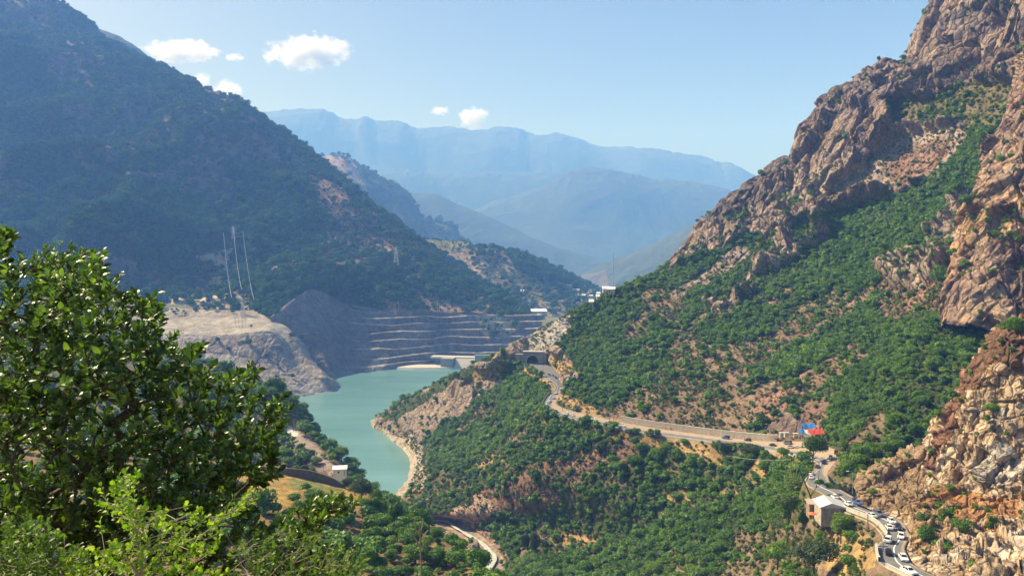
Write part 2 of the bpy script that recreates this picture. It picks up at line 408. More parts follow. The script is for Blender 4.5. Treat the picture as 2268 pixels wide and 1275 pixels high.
UPREG = [
 ([(1480,600),(1500,560),(1560,470),(1690,380),(1780,270),(1950,100),(2080,-100),(2500,-400),(2600,200),(2268,255),(2206,270),(2135,290),(2085,335),(2055,405),(1970,445),(1884,480),(1769,490),(1709,508),(1593,548),(1518,575)], CLIFF, .025),
 ([(1690,480),(1720,430),(1790,390),(1860,330),(1900,330),(1900,400),(1840,450),(1760,510),(1690,540)], TAN, .08),
 ([(1560,520),(1640,470),(1720,450),(1700,500),(1600,560),(1520,580)], TAN, .12),
 ([(1860,400),(2000,310),(2120,280),(2160,300),(2060,400),(1960,440),(1840,470)], SCREE, .1),
 ([(1960,380),(2040,330),(2090,300),(2080,380),(2000,420)], RED, .06),
 ([(1690,530),(1740,480),(1790,440),(1845,385),(1850,400),(1800,450),(1760,490),(1700,545),(1600,600),(1560,600)], None, .65),
 ([(1970,240),(2060,215),(2150,190),(2268,190),(2268,290),(2200,280),(2120,270),(2060,280),(1990,290)], OLIVE, .5),
 ([(2060,330),(2110,320),(2100,350),(2060,360)], RED, 0),
 ([(1550,600),(1640,550),(1680,560),(1580,620),(1500,670),(1490,660)], SCREE, .1),
 ([(1690,590),(1770,560),(1800,530),(1850,510),(1830,540),(1760,590),(1680,620),(1640,640)], TAN, .25),
 ([(1560,690),(1640,640),(1680,630),(1640,680),(1580,700)], TAN, .3),
 ([(1420,830),(1560,770),(1700,760),(1760,700),(1850,640),(1850,700),(1700,820),(1560,850),(1450,860)], SOIL, .62),
 ([(1380,880),(1500,830),(1700,850),(1700,930),(1560,950),(1400,930)], SOIL, .55),
 ([(1420,920),(1500,900),(1640,940),(1660,965),(1500,950),(1400,935)], SOIL, .22),
 ([(1680,880),(1740,865),(1760,890),(1740,930),(1690,935),(1660,915)], RED, .04),
 ([(1780,905),(1830,900),(1840,950),(1815,965),(1790,950)], RED, .05),
 ([(1790,925),(1780,965),(1700,960),(1730,925)], PURP, .3),
 ([(1950,640),(2050,590),(2130,600),(2150,560),(2110,700),(2060,700),(1990,720),(1940,710)], RED, .22),
 ([(1950,620),(2010,570),(2130,520),(2180,480),(2150,560),(2100,640),(2000,650)], TAN, .3),
 ([(2050,520),(2140,440),(2200,400),(2180,480),(2110,560),(2060,560)], TAN, .15),
 ([(1100,760),(1165,740),(1175,760),(1165,800),(1090,805)], TAN, .12),
 ([(1165,745),(1200,715),(1268,700),(1262,725),(1240,770),(1210,808),(1160,805)], GREY, .0),
 ([(1210,770),(1240,775),(1290,825),(1290,850),(1250,850),(1215,810)], TAN, .05),
 ([(1225,790),(1300,820),(1270,845),(1235,830)], DRY, .1),
 ([(1240,870),(1300,900),(1370,920),(1380,935),(1290,920),(1240,895)], DRY, .1),
 ([(1320,905),(1400,890),(1420,925),(1340,925)], SOIL, .2),
 ([(1850,1080),(1890,1060),(1895,1095),(1880,1110),(1840,1075),(1850,1040)], SOIL, .3),
]
col, rock, veg = paint(V, (OLIVE, 1.8), UPREG, 9, 3, 30.)
px, py = proj(V)
patch = fbm(V / 45. + 5, 4)
bare = (patch > .2) & (veg > .5) & (px > 1380) & (px < 1960) & (py > 640)
col[bare] = SOIL[0]; veg[bare] = .3
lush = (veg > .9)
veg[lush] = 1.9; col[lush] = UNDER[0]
veg[inpoly(px, py, [(1893,1085),(1935,1050),(2010,1012),(2060,995),(2100,940),(2140,880),(2180,815),(2232,740),(2400,700),(2600,1500),(1880,1400)])] = 0
# strata colours of the crags
cl = rock > .95
st = fbm(V[cl] / np.array([60, 60, 22]) + 2, 4)
col[cl] = np.where((st > .12)[:, None], np.array([.27, .20, .155]), np.where((st < -.18)[:, None], np.array([.15, .12, .11]), col[cl]))
dk = (inpoly(px, py, [(1560,470),(1690,380),(1760,350),(1740,400),(1690,440),(1600,480)])) & cl
col[dk] = (.15, .12, .11)
mask = np.clip(vv * 3, 0, 1) * np.clip(1 - (q.repeat(1)[None].repeat(len(v), 0).ravel() < 1.5) * .7, 0, 1)
rk = np.clip(rock, 0, 1); amp = np.where(rk > .85, 27.0, 7.0)
sm = amp.reshape(G.shape[:2])
for _ in range(8):
    sm[1:-1, 1:-1] = (sm[:-2, 1:-1] + sm[2:, 1:-1] + sm[1:-1, :-2] + sm[1:-1, 2:]) / 4
mask = mask * np.where(vv > 3, np.clip(1.15 - (vv - 3) * .75, .42, 1), 1) * np.clip(.45 + (qq - 6) / 5, .45, 1)
G2 = rockdisp(G, rk, sm.ravel(), 62.0, mask, .30, 1, .46)
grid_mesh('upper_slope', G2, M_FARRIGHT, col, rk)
scatter('right', G2, veg * 1.1, 3.3, seed=12); scatter('low', G2, (.25 + .35 * (fbm(V / 18., 3) > 0)) * (rock < .6) * (1 - .9 * inpoly(px, py, [(1893,1085),(1935,1050),(2060,995),(2140,880),(2232,740),(2400,700),(2600,1500),(1880,1400)])), 1.8, seed=52)
GUP = G2

# ---------------- middle crag at the right edge
l0 = [(2290,120,520),(2247,240,505),(2210,320,495),(2188,395,485),(2150,490,470),(2118,580,452),(2106,650,430),(2118,725,405)]
l1 = [(2300,110,470),(2255,235,462),(2216,318,455),(2192,395,447),(2160,488,437),(2130,580,422),(2116,650,408),(2125,728,392)]
l2 = [(2350,60,455),(2310,200,440),(2270,310,425),(2240,400,415),(2215,500,403),(2185,590,395),(2170,660,385),(2180,735,372)]
l3 = [(2500,0,440),(2460,180,425),(2430,300,408),(2400,400,398),(2370,500,385),(2340,600,372),(2320,690,362),(2320,765,350)]
l4 = [(2900,0,440),(2850,180,425),(2800,300,408),(2760,400,398),(2720,500,385),(2700,600,372),(2700,720,362),(2700,800,350)]
G, v, q = surf([row(x) for x in (l0, l1, l2, l3, l4)], 420, [30, 90, 160, 40])
V = G.reshape(-1, 3); vv = np.repeat(v, len(q)); qq = np.tile(q, len(v))
col, rock, veg = paint(V, (((.255, .18, .145), 1.0), .03), [
 ([(2110,470),(2300,430),(2300,560),(2160,560),(2120,640),(2090,620)], ((.40, .26, .15), .9), .12),
 ([(2180,400),(2268,330),(2268,430),(2150,470)], ((.30, .19, .14), 1.0), .05)], 12, 9, 25.)
st = fbm(V / np.array([9, 9, 55]) + 2, 4); col[st > .2] = (.36, .26, .19); col[st < -.28] = (.20, .12, .09)
G2 = rockdisp(G, rock, 11.0, 30.0, np.clip(vv, 0, 1), .3, 21, .45)
grid_mesh('middle_crag', G2, M_FARRIGHT, col, rock)
scatter('right', G2, veg * 1.0, 3.6, seed=13)

# ---------------- near cliff of pale yellow rock above the road
b0 = [(1893,1112,120),(1930,1128,120.5),(1985,1146,121.5),(2016,1178,123),(2010,1222,124.5),(2036,1256,125.5),(2128,1298,126.5),(2310,1402,127)]
bt = [P(1898,1072,266),P(1940,1045,264),P(2010,1008,262),P(2057,993,256),P(2100,935,250),P(2140,880,246),P(2180,815,243),P(2232,738,240),P(2300,725,238),P(2600,600,236)]
B0 = [Z(*p) for p in b0] + [P(2700,1500,140), P(3200,1600,130)]
m1 = [P(1895,1098,257),P(1935,1100,252),P(1998,1105,244),P(2045,1110,236),P(2080,1120,228),P(2120,1130,220),P(2200,1150,212),P(2300,1150,205),P(2500,1150,195),P(3000,1200,190)]
m2 = [P(1897,1084,262),P(1938,1070,258),P(2005,1060,254),P(2060,1055,248),P(2110,1040,240),P(2150,1010,236),P(2200,980,230),P(2290,950,225),P(2450,900,220),P(2900,950,220)]
G, v, q = surf([row(B0), row(m1), row(m2), row(bt), row([p + np.array([15, 35, -14]) for p in bt])], np.concatenate([np.linspace(0, 7, 560, endpoint=False), np.linspace(7, 9, 60)]), [150, 130, 140, 8])
V = G.reshape(-1, 3); vv = np.repeat(v, len(q)); qq = np.tile(q, len(v))
col, rock, veg = paint(V, (YEL, .05), [
 ([(1880,1050),(2070,990),(2060,1080),(2040,1150),(1990,1150),(1890,1115)], ((.27, .19, .12), .7), .12),
 ([(2060,1040),(2110,920),(2150,820),(2230,730),(2280,720),(2280,790),(2200,820),(2150,900),(2110,980),(2080,1060)], ((.22, .115, .075), 1.), .06),
 ([(2150,820),(2230,735),(2268,720),(2268,830),(2210,800),(2190,870),(2150,880)], BROWN, .1),
 ([(2080,1090),(2200,1120),(2268,1100),(2268,1160),(2180,1170),(2060,1180),(2040,1140)], ((.37, .20, .09), .8), .1),
 ([(2020,1150),(2110,1130),(2130,1200),(2060,1230),(2010,1225)], ((.36,.25,.14),.8), .12),
 ([(2150,1030),(2230,1000),(2268,1010),(2268,1060),(2200,1090)], ((.46, .42, .38), 1.), .02)], 14, 15, 18.)
st = fbm(V / np.array([14, 14, 10]) + 12, 5)
yl = (rock > .95) & (col[:, 0] > .45)
col[(st > .36) & yl] = (.50, .43, .35); col[(st < -.2) & yl] = (.40, .23, .12); col[(abs(st) < .035) & yl] = (.30, .20, .10)
G2 = rockdisp(G, rock, 4.2, 14.0, np.clip(vv * 3.5, 0, 1) * 1.0, .8, 33, .55, .10, .6)
grid_mesh('near_cliff', G2, M_NEARCLIFF, col, rock)
scatter('right', G2, veg * .6, 2.2, seed=14)
GNEAR = G2

# ---------------- valley floor and river
G, v, q = surf([row([(690,1135,4),(760,1165,4),(800,1230,4),(860,1300,4),(900,1450,4)], f=Z), row([(930,1136,3),(960,1165,3.5),(1000,1220,4),(1010,1290,4),(1010,1450,4)], f=Z),
                row([(1020,1128,3),(1130,1150,3),(1180,1200,3),(1220,1280,3),(1230,1450,3)], f=Z)], 260, [90, 120])
V = G.reshape(-1, 3)
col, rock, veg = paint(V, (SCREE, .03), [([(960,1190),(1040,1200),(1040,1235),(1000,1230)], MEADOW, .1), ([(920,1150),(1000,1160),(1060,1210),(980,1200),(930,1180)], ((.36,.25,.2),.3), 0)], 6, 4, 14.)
RIV = [Z(x, y, 5.2) for x, y in ((700,1149),(860,1150),(900,1149),(950,1151),(985,1153),(1005,1165),(1030,1180),(1062,1198),(1078,1212),(1092,1230),(1088,1248),(1076,1262),(1066,1285),(1050,1330),(1000,1450))]
RIVW = [4.5,4.5,4.5,3,2,2,2.4,3,3.6,4.6,4.4,4.0,4.6,5,5]
rp = pchip(range(len(RIV)), np.array(RIV), np.linspace(0, len(RIV) - 1, 90)); rw = pchip(range(len(RIV)), np.array(RIVW), np.linspace(0, len(RIV) - 1, 90))
dist = np.full(len(V), 99.)
for k in range(90): dist = np.minimum(dist, np.hypot(V[:, 0] - rp[k, 0], V[:, 1] - rp[k, 1]))
h = fbm(V / 14., 5) * 2.2 + fbm(V / 4., 3, .5, True) * .6 + 1.2
mound = Z(1050,1228,5); h += 8.5 * np.exp(-((V[:, 0] - mound[0]) ** 2 / 60 + (V[:, 1] - mound[1]) ** 2 / 180))
V[:, 2] += np.clip((dist - 4.5) / 5, 0, 1) * (h + .8) + 0.2
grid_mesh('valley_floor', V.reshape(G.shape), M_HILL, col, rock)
scatter('right', V.reshape(G.shape), veg, 2.5, seed=15)
water_mat, nt, b = nmat('river_water')
gp = nt.nodes.new('ShaderNodeNewGeometry'); n = noise_n(nt, .9, 6, .7, gp.outputs['Position'])
nt.links.new(rampn(nt, n.outputs[0], [(.3, (.26, .28, .26)), (.6, (.6, .6, .57))]), b.inputs['Base Color']); b.inputs['Roughness'].default_value = .4
bp = nt.nodes.new('ShaderNodeBump'); bp.inputs['Distance'].default_value = .3; nt.links.new(n.outputs[0], bp.inputs['Height']); nt.links.new(bp.outputs[0], b.inputs['Normal'])
tg = np.gradient(rp, axis=0); nn = np.stack([-tg[:, 1], tg[:, 0], 0 * tg[:, 0]], 1); nn /= np.linalg.norm(nn, axis=1, keepdims=True)
jit = 1 + .6 * vnoise(rp / 5.)[:, None]
rg = np.stack([rp + nn * (rw[:, None] * s * jit) for s in (-.5, -.2, .2, .5)], 0)
grid_mesh('river', rg, water_mat)

# ---------------- left bank: platform spur, terraces, cut slope
pl_b = row([Z(100,930,60), Z(300,900,40), Z(400,895,20), Z(470,905,8), Z(560,897,SHORE), Z(640,886,SHORE), Z(700,876,SHORE), Z(746,868,SHORE), Z(752,858,SHORE), Z(735,843,SHORE)])
pl_m1 = row([P(100,850,1150), P(300,840,1130), P(400,835,1110), P(500,835,1100), P(570,830,1095), P(620,825,1110), P(672,830,1125), P(716,838,1110), P(724,838,1120), P(728,838,1180)])
pl_m1b = row([P(100,835,1160), P(300,822,1150), P(400,815,1135), P(500,812,1125), P(575,806,1120), P(628,806,1130), P(664,812,1140), P(690,810,1145), P(700,812,1155), P(720,830,1200)])
pl_t = row([P(100,740,1200), P(300,738,1195), P(380,738,1185), P(460,742,1175), P(540,738,1165), P(590,733,1165), P(628,752,1180), P(655,775,1170), P(665,776,1185), P(690,800,1230)])
pl_t2 = row([P(100,700,1330), P(300,702,1320), P(380,703,1300), P(460,703,1290), P(540,702,1280), P(592,708,1262), P(632,722,1250), P(660,752,1230), P(672,760,1245), P(700,790,1260)])
pl_bk = row([P(100,672,1345), P(300,675,1340), P(380,680,1330), P(460,688,1320), P(540,690,1315), P(600,690,1320), P(640,720,1330), P(680,760,1300), P(700,780,1300), P(740,800,1300)])
G, v, q = surf([pl_b, pl_m1, pl_m1b, pl_t, pl_t2, pl_bk], 420, [60, 16, 80, 40, 20], lin=True)
V = G.reshape(-1, 3)
col, rock, veg = paint(V, (((.27, .235, .21), .45), .03), [
 ([(350,700),(640,695),(640,745),(350,745)], ((.31, .28, .24), .3), .0),
 ([(300,660),(560,660),(600,695),(350,700)], ((.31, .26, .18), .2), .15),
 ([(300,860),(420,780),(560,800),(560,880),(400,900)], ((.36, .33, .29), .3), .2)], 6, 8, 60.)
G2 = rockdisp(G, rock, 9., 70., np.where(abs(np.repeat(v, len(q)) - 3.5) < .6, .25, 1.), .6, 3, .4)
grid_mesh('platform_spur', G2, M_CUT, col, rock); GPLAT = G2
scatter('mid', G2, veg, 8., seed=16)

sh = [(640,892),(700,868),(735,845),(752,834),(800,829),(850,824),(900,817),(960,811),(1000,806),(1060,806),(1130,806),(1200,806)]
S0 = np.array([Z(*p, SHORE) for p in sh]); S0[0] = P(596, 815, 1175); S0[1] = P(655, 835, 1190)
tops = [(600,702,1255),(640,672,1300),(680,645,1375),(700,641,1410),(760,672,1448),(800,690,1445),(860,688,1450),(930,688,1465),(990,692,1480),(1060,698,1495),(1130,702,1510),(1200,712,1520)]
T0 = np.array([P(*p) for p in tops])
lev = [0, .10, .22, .36, .50, .64, .78, .90, 1.0]
rows_ = [(list(range(12)), S0)]
tw = np.clip((np.arange(12) - 2.5) / 2.5, 0, 1)[:, None]        # benches only to the right of the raw cut
for k, f in enumerate(lev[1:-1]):
    a = S0 * (1 - f) + T0 * f
    zz = S0[:, 2:3] * (1 - f) + np.median(T0[4:, 2]) * f
    zz = zz + (1.8 * np.sin(np.arange(12) * (1.3 + .4 * k) + k * 2.1))[:, None]
    d = (T0 - S0) * .075; d[:, 2] = 0
    lo = a.copy(); hi = a.copy(); lo -= d * tw * .6; hi += d * tw * .6
    lo[:, 2:3] = lo[:, 2:3] * (1 - tw) + zz * tw; hi[:, 2:3] = hi[:, 2:3] * (1 - tw) + (zz + .5) * tw
    rows_ += [(list(range(12)), lo), (list(range(12)), hi)]
tb = T0 + np.array([0, 25, 0.5]); rows_ += [(list(range(12)), T0), (list(range(12)), tb)]
G, v, q = surf(rows_, 620, [8 if i % 2 == 0 else 5 for i in range(len(rows_) - 1)], lin=True)
V = G.reshape(-1, 3); vv = np.repeat(v, len(q)); qq = np.tile(q, len(v))
col, rock, veg = paint(V, (((.17, .14, .135), .4), .0), [
 ([(800,830),(822,800),(850,780),(865,785),(850,806),(835,825)], ((.30,.26,.22),.5), 0),
 ([(1060,700),(1120,700),(1160,720),(1100,750),(1070,740)], ((.40,.34,.24),.6), .25)], 8, 22, 70.)
isb = (np.floor(vv).astype(int) % 2 == 1); brk = fbm(V / np.array([60., 60., 9.]) + 3, 3); col[isb & (qq > 4) & (brk > .0)] = (.29, .25, .22)  # paler bench tops in broken stretches paint in patchy sunlight
G2 = rockdisp(G, np.full(len(V), .5), 5.0, 45., np.where(isb & (qq > 3), .45, 1.), .8, 8, .4)
grid_mesh('terraced_cut', G2, M_CUT, col, rock); GTER = G2
scatter('mid', G2, veg, 8., seed=17)

# ---------------- big left mountain
ridge_px = [(-700,-60,2850),(-300,-20,2800),(0,-4,2760),(60,2,2740),(110,9,2720),(150,28,2690),(165,45,2670),(230,85,2600),(350,148,2500),(420,180,2430),(470,205,2380),(530,225,2330),(575,262,2290),(640,310,2230),(700,356,2170),(760,400,2110),(820,452,2050),(870,490,2000),(930,535,1930),(985,570,1870),(1050,615,1800),(1110,652,1720),(1150,680,1640),(1190,706,1560)]
nR = len(ridge_px)
rt = np.linspace(0, 10, nR)
bas = row([P(-700,760,1330), P(-300,740,1330), P(0,720,1330), P(200,705,1335), P(370,672,1345), P(470,690,1330), P(560,694,1318), P(600,706,1262), P(640,676,1308), P(690,640,1396), P(760,670,1450), P(860,686,1452), P(990,690,1482), P(1100,698,1500), P(1188,712,1540)], list(np.array([0,1.2,2.2,2.9,3.6,4.2,4.8,5.1,5.5,6,6.6,7.4,8.5,9.3,10.])))
m_lo = row([P(-700,560,1700), P(-300,560,1650), P(0,560,1600), P(200,570,1560), P(380,590,1520), P(560,610,1500), P(700,600,1520), P(840,610,1560), P(960,640,1560), P(1060,670,1560), P(1188,709,1550)], list(np.array([0,1.2,2.2,2.9,3.6,4.8,5.8,7.0,8.2,9.0,10.])))
m_mid = row([P(-700,350,2150), P(-300,350,2100), P(0,350,2050), P(200,360,1980), P(380,400,1900), P(560,440,1800), P(700,480,1780), P(840,530,1760), P(960,590,1700), P(1060,650,1620), P(1189,707.5,1555)], list(np.array([0,1.2,2.2,2.9,3.6,4.8,5.8,7.0,8.2,9.0,10.])))
rg_ = (list(rt), np.array([P(*p) for p in ridge_px]))
rb_ = (list(rt), rg_[1] + np.array([120, 500, -420]) * np.linspace(1, .3, nR)[:, None])
G, v, q = surf([bas, m_lo, m_mid, rg_, rb_], 720, [120, 150, 190, 12])
V = G.reshape(-1, 3); N = gnormal(G).reshape(-1, 3); N *= np.sign(N[:, 2].mean())
vv = np.repeat(v, len(q)); qq = np.tile(q, len(v))
w = V / 520.; gul = fbm(w + .3 * np.stack([fbm(w + 3, 2), fbm(w + 7, 2), 0 * qq], 1), 5, .48, True)
fine = fbm(V / 90., 4)
V = V + N * ((gul - .15) * 165 + fine * 18)[:, None] * (np.clip(vv * 1.2, 0, 1) * np.where(vv > 2, np.clip(1.25 - (vv - 2), .28, 1), 1) * np.clip((10 - qq) / 2.5, .05, 1) * np.tile(np.clip((G[np.argmin(abs(v - 3)), :, 2] - G[0, :, 2]) / 750., .05, 1) ** 1.3, len(v)))[:, None]
G2 = V.reshape(G.shape)
col, rock, veg = paint(V, (((.05,.062,.03),.1), 1.0), [
 ([(0,-20),(170,0),(190,60),(240,110),(200,130),(120,100),(0,60)], OLIVE, .35),
 ([(60,20),(160,40),(240,120),(200,190),(120,120),(60,80)], PURP, .35),
 ([(110,110),(240,140),(260,210),(230,300),(320,330),(300,370),(200,330),(190,240),(110,170)], PURP, .45),
 ([(430,195),(520,220),(500,235),(430,215)], DRY, .25),
 ([(690,390),(760,420),(800,470),(760,470),(690,430)], ((.36,.22,.14),.3), .15),
 ([(690,450),(800,440),(880,500),(950,550),(1060,620),(1110,655),(1050,650),(960,600),(880,570),(800,540)], ((.31,.19,.13),.3), .55),
 ([(430,580),(520,560),(500,620),(540,650),(540,690),(380,690),(400,660),(470,640)], ((.42,.31,.22),.3), .4),
 ([(380,660),(560,660),(560,692),(370,700)], ((.42,.35,.24),.2), .25),
 ([(900,612),(1000,584),(1003,594),(905,622)], ((.42,.33,.24),.2), .05), ([(1010,670),(1080,658),(1135,670),(1130,680),(1080,668),(1012,680)], ((.42,.33,.24),.2), .05), ([(860,560),(990,590),(1100,650),(1180,705),(860,690),(820,640),(1000,640)], ((.24,.17,.12),.4), .5)], 14, 30, 160.)
bare = (fbm(V / 260. + 9, 4) > .27) & (veg > .9); col[bare] = PURP[0]; veg[bare] = .5
grid_mesh('left_mountain', G2, M_LEFT, col, rock)
scatter('left', G2, veg * 2.0, 9.5, seed=18)
GLEFT = G2

# ---------------- hills further up the valley
def hill(name, crest, base, back, mat, kind, regions=(), veg0=0., size=10., amp=10., sc=200., n=300, nseg=(70, 90, 6), midf=.45, sag=0., seed=0, key=None, t=None):
    c = np.array([P(*p) for p in crest]); b_ = np.array([P(*p) for p in base])
    tc = np.linspace(0, 1, len(c)); tb_ = np.linspace(0, 1, len(b_))
    qx = np.linspace(0, 1, n); C_ = pchip(tc, c, qx); B_ = pchip(tb_, b_, qx)
    M_ = B_ * (1 - midf) + C_ * midf; M_[:, 2] -= sag
    G, v, q = surf([(qx, B_), (qx, M_), (qx, C_), (qx, C_ + np.array(back))], qx, list(nseg))
    V = G.reshape(-1, 3); N = gnormal(G).reshape(-1, 3); N *= np.sign(N[:, 2].mean()); vv = np.repeat(v, len(q))
    w = V / sc + seed; g_ = fbm(w + .3 * fbm(w + 5, 2)[:, None], 6, .5, True)
    V = V + N * (g_ * amp * np.where(vv > 1, np.clip(1.3 - (vv - 1), .25, 1), 1))[:, None]
    col, rock, veg = paint(V, (kind, veg0), list(regions), 10, seed, sc)
    cr = np.where((vv > 1) & (vv < 2.2))[0]; jg = fbm(V[cr] / (sc * .16) + seed, 4, .6, True); V[cr, 2] += jg * amp * (.16 if sc < 900 else .75) * np.clip(vv[cr] - 1, 0, 1) ** 2
    ob = grid_mesh(name, V.reshape(G.shape), mat, col, rock)
    if veg0 and key: scatter(key, V.reshape(G.shape), veg, size, seed=seed + 40)
    return V.reshape(G.shape)
FK = ((.05, .065, .04), .2)
GHILLV = hill('valley_hill', [(900,528,2150),(940,533,2150),(1000,535,2200),(1035,538,2200),(1050,548,2180),(1130,558,2250),(1200,582,2300),(1260,612,2350),(1300,632,2380),(1345,655,2400),(1400,690,2300)],
     [(900,720,1650),(1050,730,1680),(1150,712,1700),(1200,712,1750),(1260,706,1800),(1330,700,1850),(1420,720,1900)], (60, 350, -140), M_LEFT, ((.22,.19,.10),.2),
     [([(930,530),(1040,532),(1060,550),(930,545)], MEADOW, .3), ([(960,545),(1060,555),(1100,600),(1080,640),(1010,600),(960,560)], ((.36,.28,.19),.3), .25),
      ([(1020,590),(1120,630),(1130,680),(1080,660),(1020,620)], ((.37,.29,.18),.3), .25), ([(1120,560),(1200,585),(1300,635),(1250,640),(1150,590)], UNDER, .9),
      ([(1240,625),(1345,640),(1350,665),(1260,660)], ((.25,.2,.12),.2), .4)], veg0=.42, size=10., amp=14, sc=170., seed=2, key='mid')
hill('green_blue_ridge', [(600,330,4212),(690,356,4212),(730,350,4212),(762,348,4212),(800,372,4212),(850,405,4212),(885,425,4153),(905,440,4153),(915,470,4095),(960,495,4036),(995,502,3978),(1005,505,3978),(1022,532,3919),(1060,570,3861)],
     [(600,640,3159),(800,660,3159),(950,660,3217),(1040,640,3334),(1080,640,3393)], (100, 800, -350), M_LEFT, ((.05,.07,.035),.2),
     [([(700,350),(770,352),(820,420),(790,430),(740,390)], ((.36,.25,.18),.2), .1)], veg0=.5, size=20., amp=40, sc=378., seed=5, key='mid')
hill('peak_behind', [(100,10,3564),(170,42,3564),(230,72,3564),(255,80,3564),(290,100,3564),(320,125,3564),(345,150,3564),(420,230,3564),(560,380,3564)], [(100,500,2871),(300,500,2920),(560,560,2970)], (100, 800, -500), M_FAR, ((.10,.10,.08),.5), amp=54, sc=315., seed=6)
hill('blue_ridge', [(700,350,6006),(850,400,6006),(870,400,6006),(905,428,6006),(960,430,6006),(1020,455,5947),(1080,480,5890),(1150,515,5775),(1220,545,5659),(1290,565,5544),(1345,580,5428),(1400,610,5313)],
     [(700,680,4620),(1000,680,4620),(1200,660,4677),(1400,655,4735)], (100, 1300, -600), M_FAR, FK, amp=34, sc=546., seed=7)
hill('right_blue_spur', [(1230,650,4556),(1280,612,4556),(1340,585,4498),(1420,555,4381),(1500,515,4264),(1560,485,4147),(1700,400,3855)],
     [(1230,665,3855),(1350,665,3505),(1500,670,3271),(1700,690,3037)], (100, 900, -350), M_FAR, FK, amp=32, sc=303., seed=8, regions=[([(1280,610),(1340,600),(1340,640),(1290,640)], ((.12,.10,.07),.2), 0)])
hill('middle_far_ridge', [(900,520,7756),(1000,490,7756),(1080,455,7657),(1130,440,7657),(1200,418,7557),(1260,385,7557),(1310,377,7557),(1370,385,7557),(1440,402,7557),(1520,408,7557),(1600,425,7459),(1750,470,7359)],
     [(900,650,5966),(1200,650,5966),(1500,650,5966),(1750,650,5966)], (0, 2000, -700), M_FAR, FK, amp=48, sc=962., seed=9)
hill('lower_far_ridge', [(700,400,9138),(840,385,9138),(900,378,9138),(980,388,9138),(1100,385,9043),(1250,390,9043),(1400,420,8852),(1600,470,8567)],
     [(700,640,7615),(1100,640,7615),(1600,640,7615)], (0, 2000, -900), M_FAR, FK, amp=48, sc=1020., seed=10)
hill('far_ridge', [(300,300,11025),(480,270,11025),(575,256,11025),(640,250,11025),(700,247,11025),(730,252,11025),(760,268,11025),(795,272,11025),(812,263,11025),(840,275,11025),(880,273,11025),(930,292,11025),(990,288,11025),(1050,295,10936),(1100,287,10936),(1145,290,10936),(1170,300,10936),(1210,305,10848),(1232,301,10848),(1280,312,10848),(1340,331,10760),(1450,336,10583),(1550,352,10583),(1590,367,10496),(1612,364,10496),(1640,380,10407),(1690,395,10407),(1740,380,10319),(1900,390,10142)],
     [(300,620,8643),(900,620,8643),(1300,620,8643),(1900,620,8643)], (0, 2500, -1200), M_FAR, ((.07,.08,.06),.3), amp=67, sc=1239., n=420, seed=12)

# ---------------- left near bank: spurs and the viewer's own hill
def shore_at(x, y): return Z(x, y, -6)
sp_top = row([(-500,600,720),(-100,680,700),(200,730,680),(330,770,650),(420,800,620),(500,830,600),(570,858,580),(604,870,560),(630,903,545),(637,952,522),(662,958,500),(690,982,480),(722,1010,460),(742,1040,440),(760,1075,425),(800,1100,410),(850,1130,395)])
nS = len(sp_top[1])
sp_f = (sp_top[0], sp_top[1] + np.array([[-15, -55, -28]] * nS) * np.linspace(1, .6, nS)[:, None])
sp_f2 = (sp_top[0], sp_top[1] + np.array([[-45, -150, -75]] * nS) * np.linspace(1, .7, nS)[:, None])
sp_b = (sp_top[0], sp_top[1] + np.array([[25, 60, -60]] * nS))
sp_b2 = (sp_top[0], sp_top[1] + np.array([[70, 130, -230]] * nS))
G, v, q = surf([sp_f2, sp_f, sp_top, sp_b, sp_b2], 480, [50, 50, 30, 20])
V = G.reshape(-1, 3)
col, rock, veg = paint(V, (OLIVE, .9), [([(655,955),(700,975),(750,1040),(740,1060),(700,1020),(650,980)], SCREE, .15),
  ([(630,945),(665,950),(660,968),(632,965)], ((.5,.46,.42),.1), 0), ([(610,960),(650,980),(700,1010),(730,1050),(640,1040)], PURP, .7)], 6, 2, 25.)
G2 = rockdisp(G, rock, 5., 40., np.where(abs(np.repeat(v, len(q)) - 2) < .3, .3, 1.), .6, 2, .3)
grid_mesh('left_spur', G2, M_HILL, col, rock); GSP = G2
scatter('right', G2, veg, 5.0, seed=19)
hc = row([P(-500,800,330), P(-100,900,320), P(200,960,312), P(400,1010,306), P(560,1036,302), P(640,1050,300), P(700,1062,300), P(770,1082,298), P(830,1104,292), P(866,1140,280), P(920,1175,262), P(975,1205,245), P(1015,1245,228), P(1062,1290,208), P(1120,1400,170), P(1200,1600,130)])
nH = len(hc[1])
wp = lambda L: row([np.array(p, float) for p in L])
def ringrow(y, z, x0, x1, bulge=0):
    xs = np.linspace(x0, x1, nH); return (hc[0], np.array([[x, y - .0008 * (x) ** 2 * (y / 60), z - bulge * ((x - x0) / (x1 - x0)) ** 2] for x in xs]))
hills = [ringrow(1.0, 198.4, -30, 12, .5), ringrow(8, 195.5, -38, 12, 2), ringrow(30, 181, -60, 10, 5), ringrow(75, 158, -95, 14, 14), ringrow(150, 130, -150, 6, 32), ]
mid_ = (hc[0], hills[-1][1] * .4 + hc[1] * .6 + np.array([0, 0, -3.]))
bk1 = (hc[0], hc[1] + np.array([25, 12, -34])); bk2 = (hc[0], hc[1] + np.array([45, 40, -150]))
G, v, q = surf(hills + [mid_, hc, bk1, bk2], 420, [12, 20, 40, 60, 60, 60, 20, 10])
V = G.reshape(-1, 3); vv = np.repeat(v, len(q))
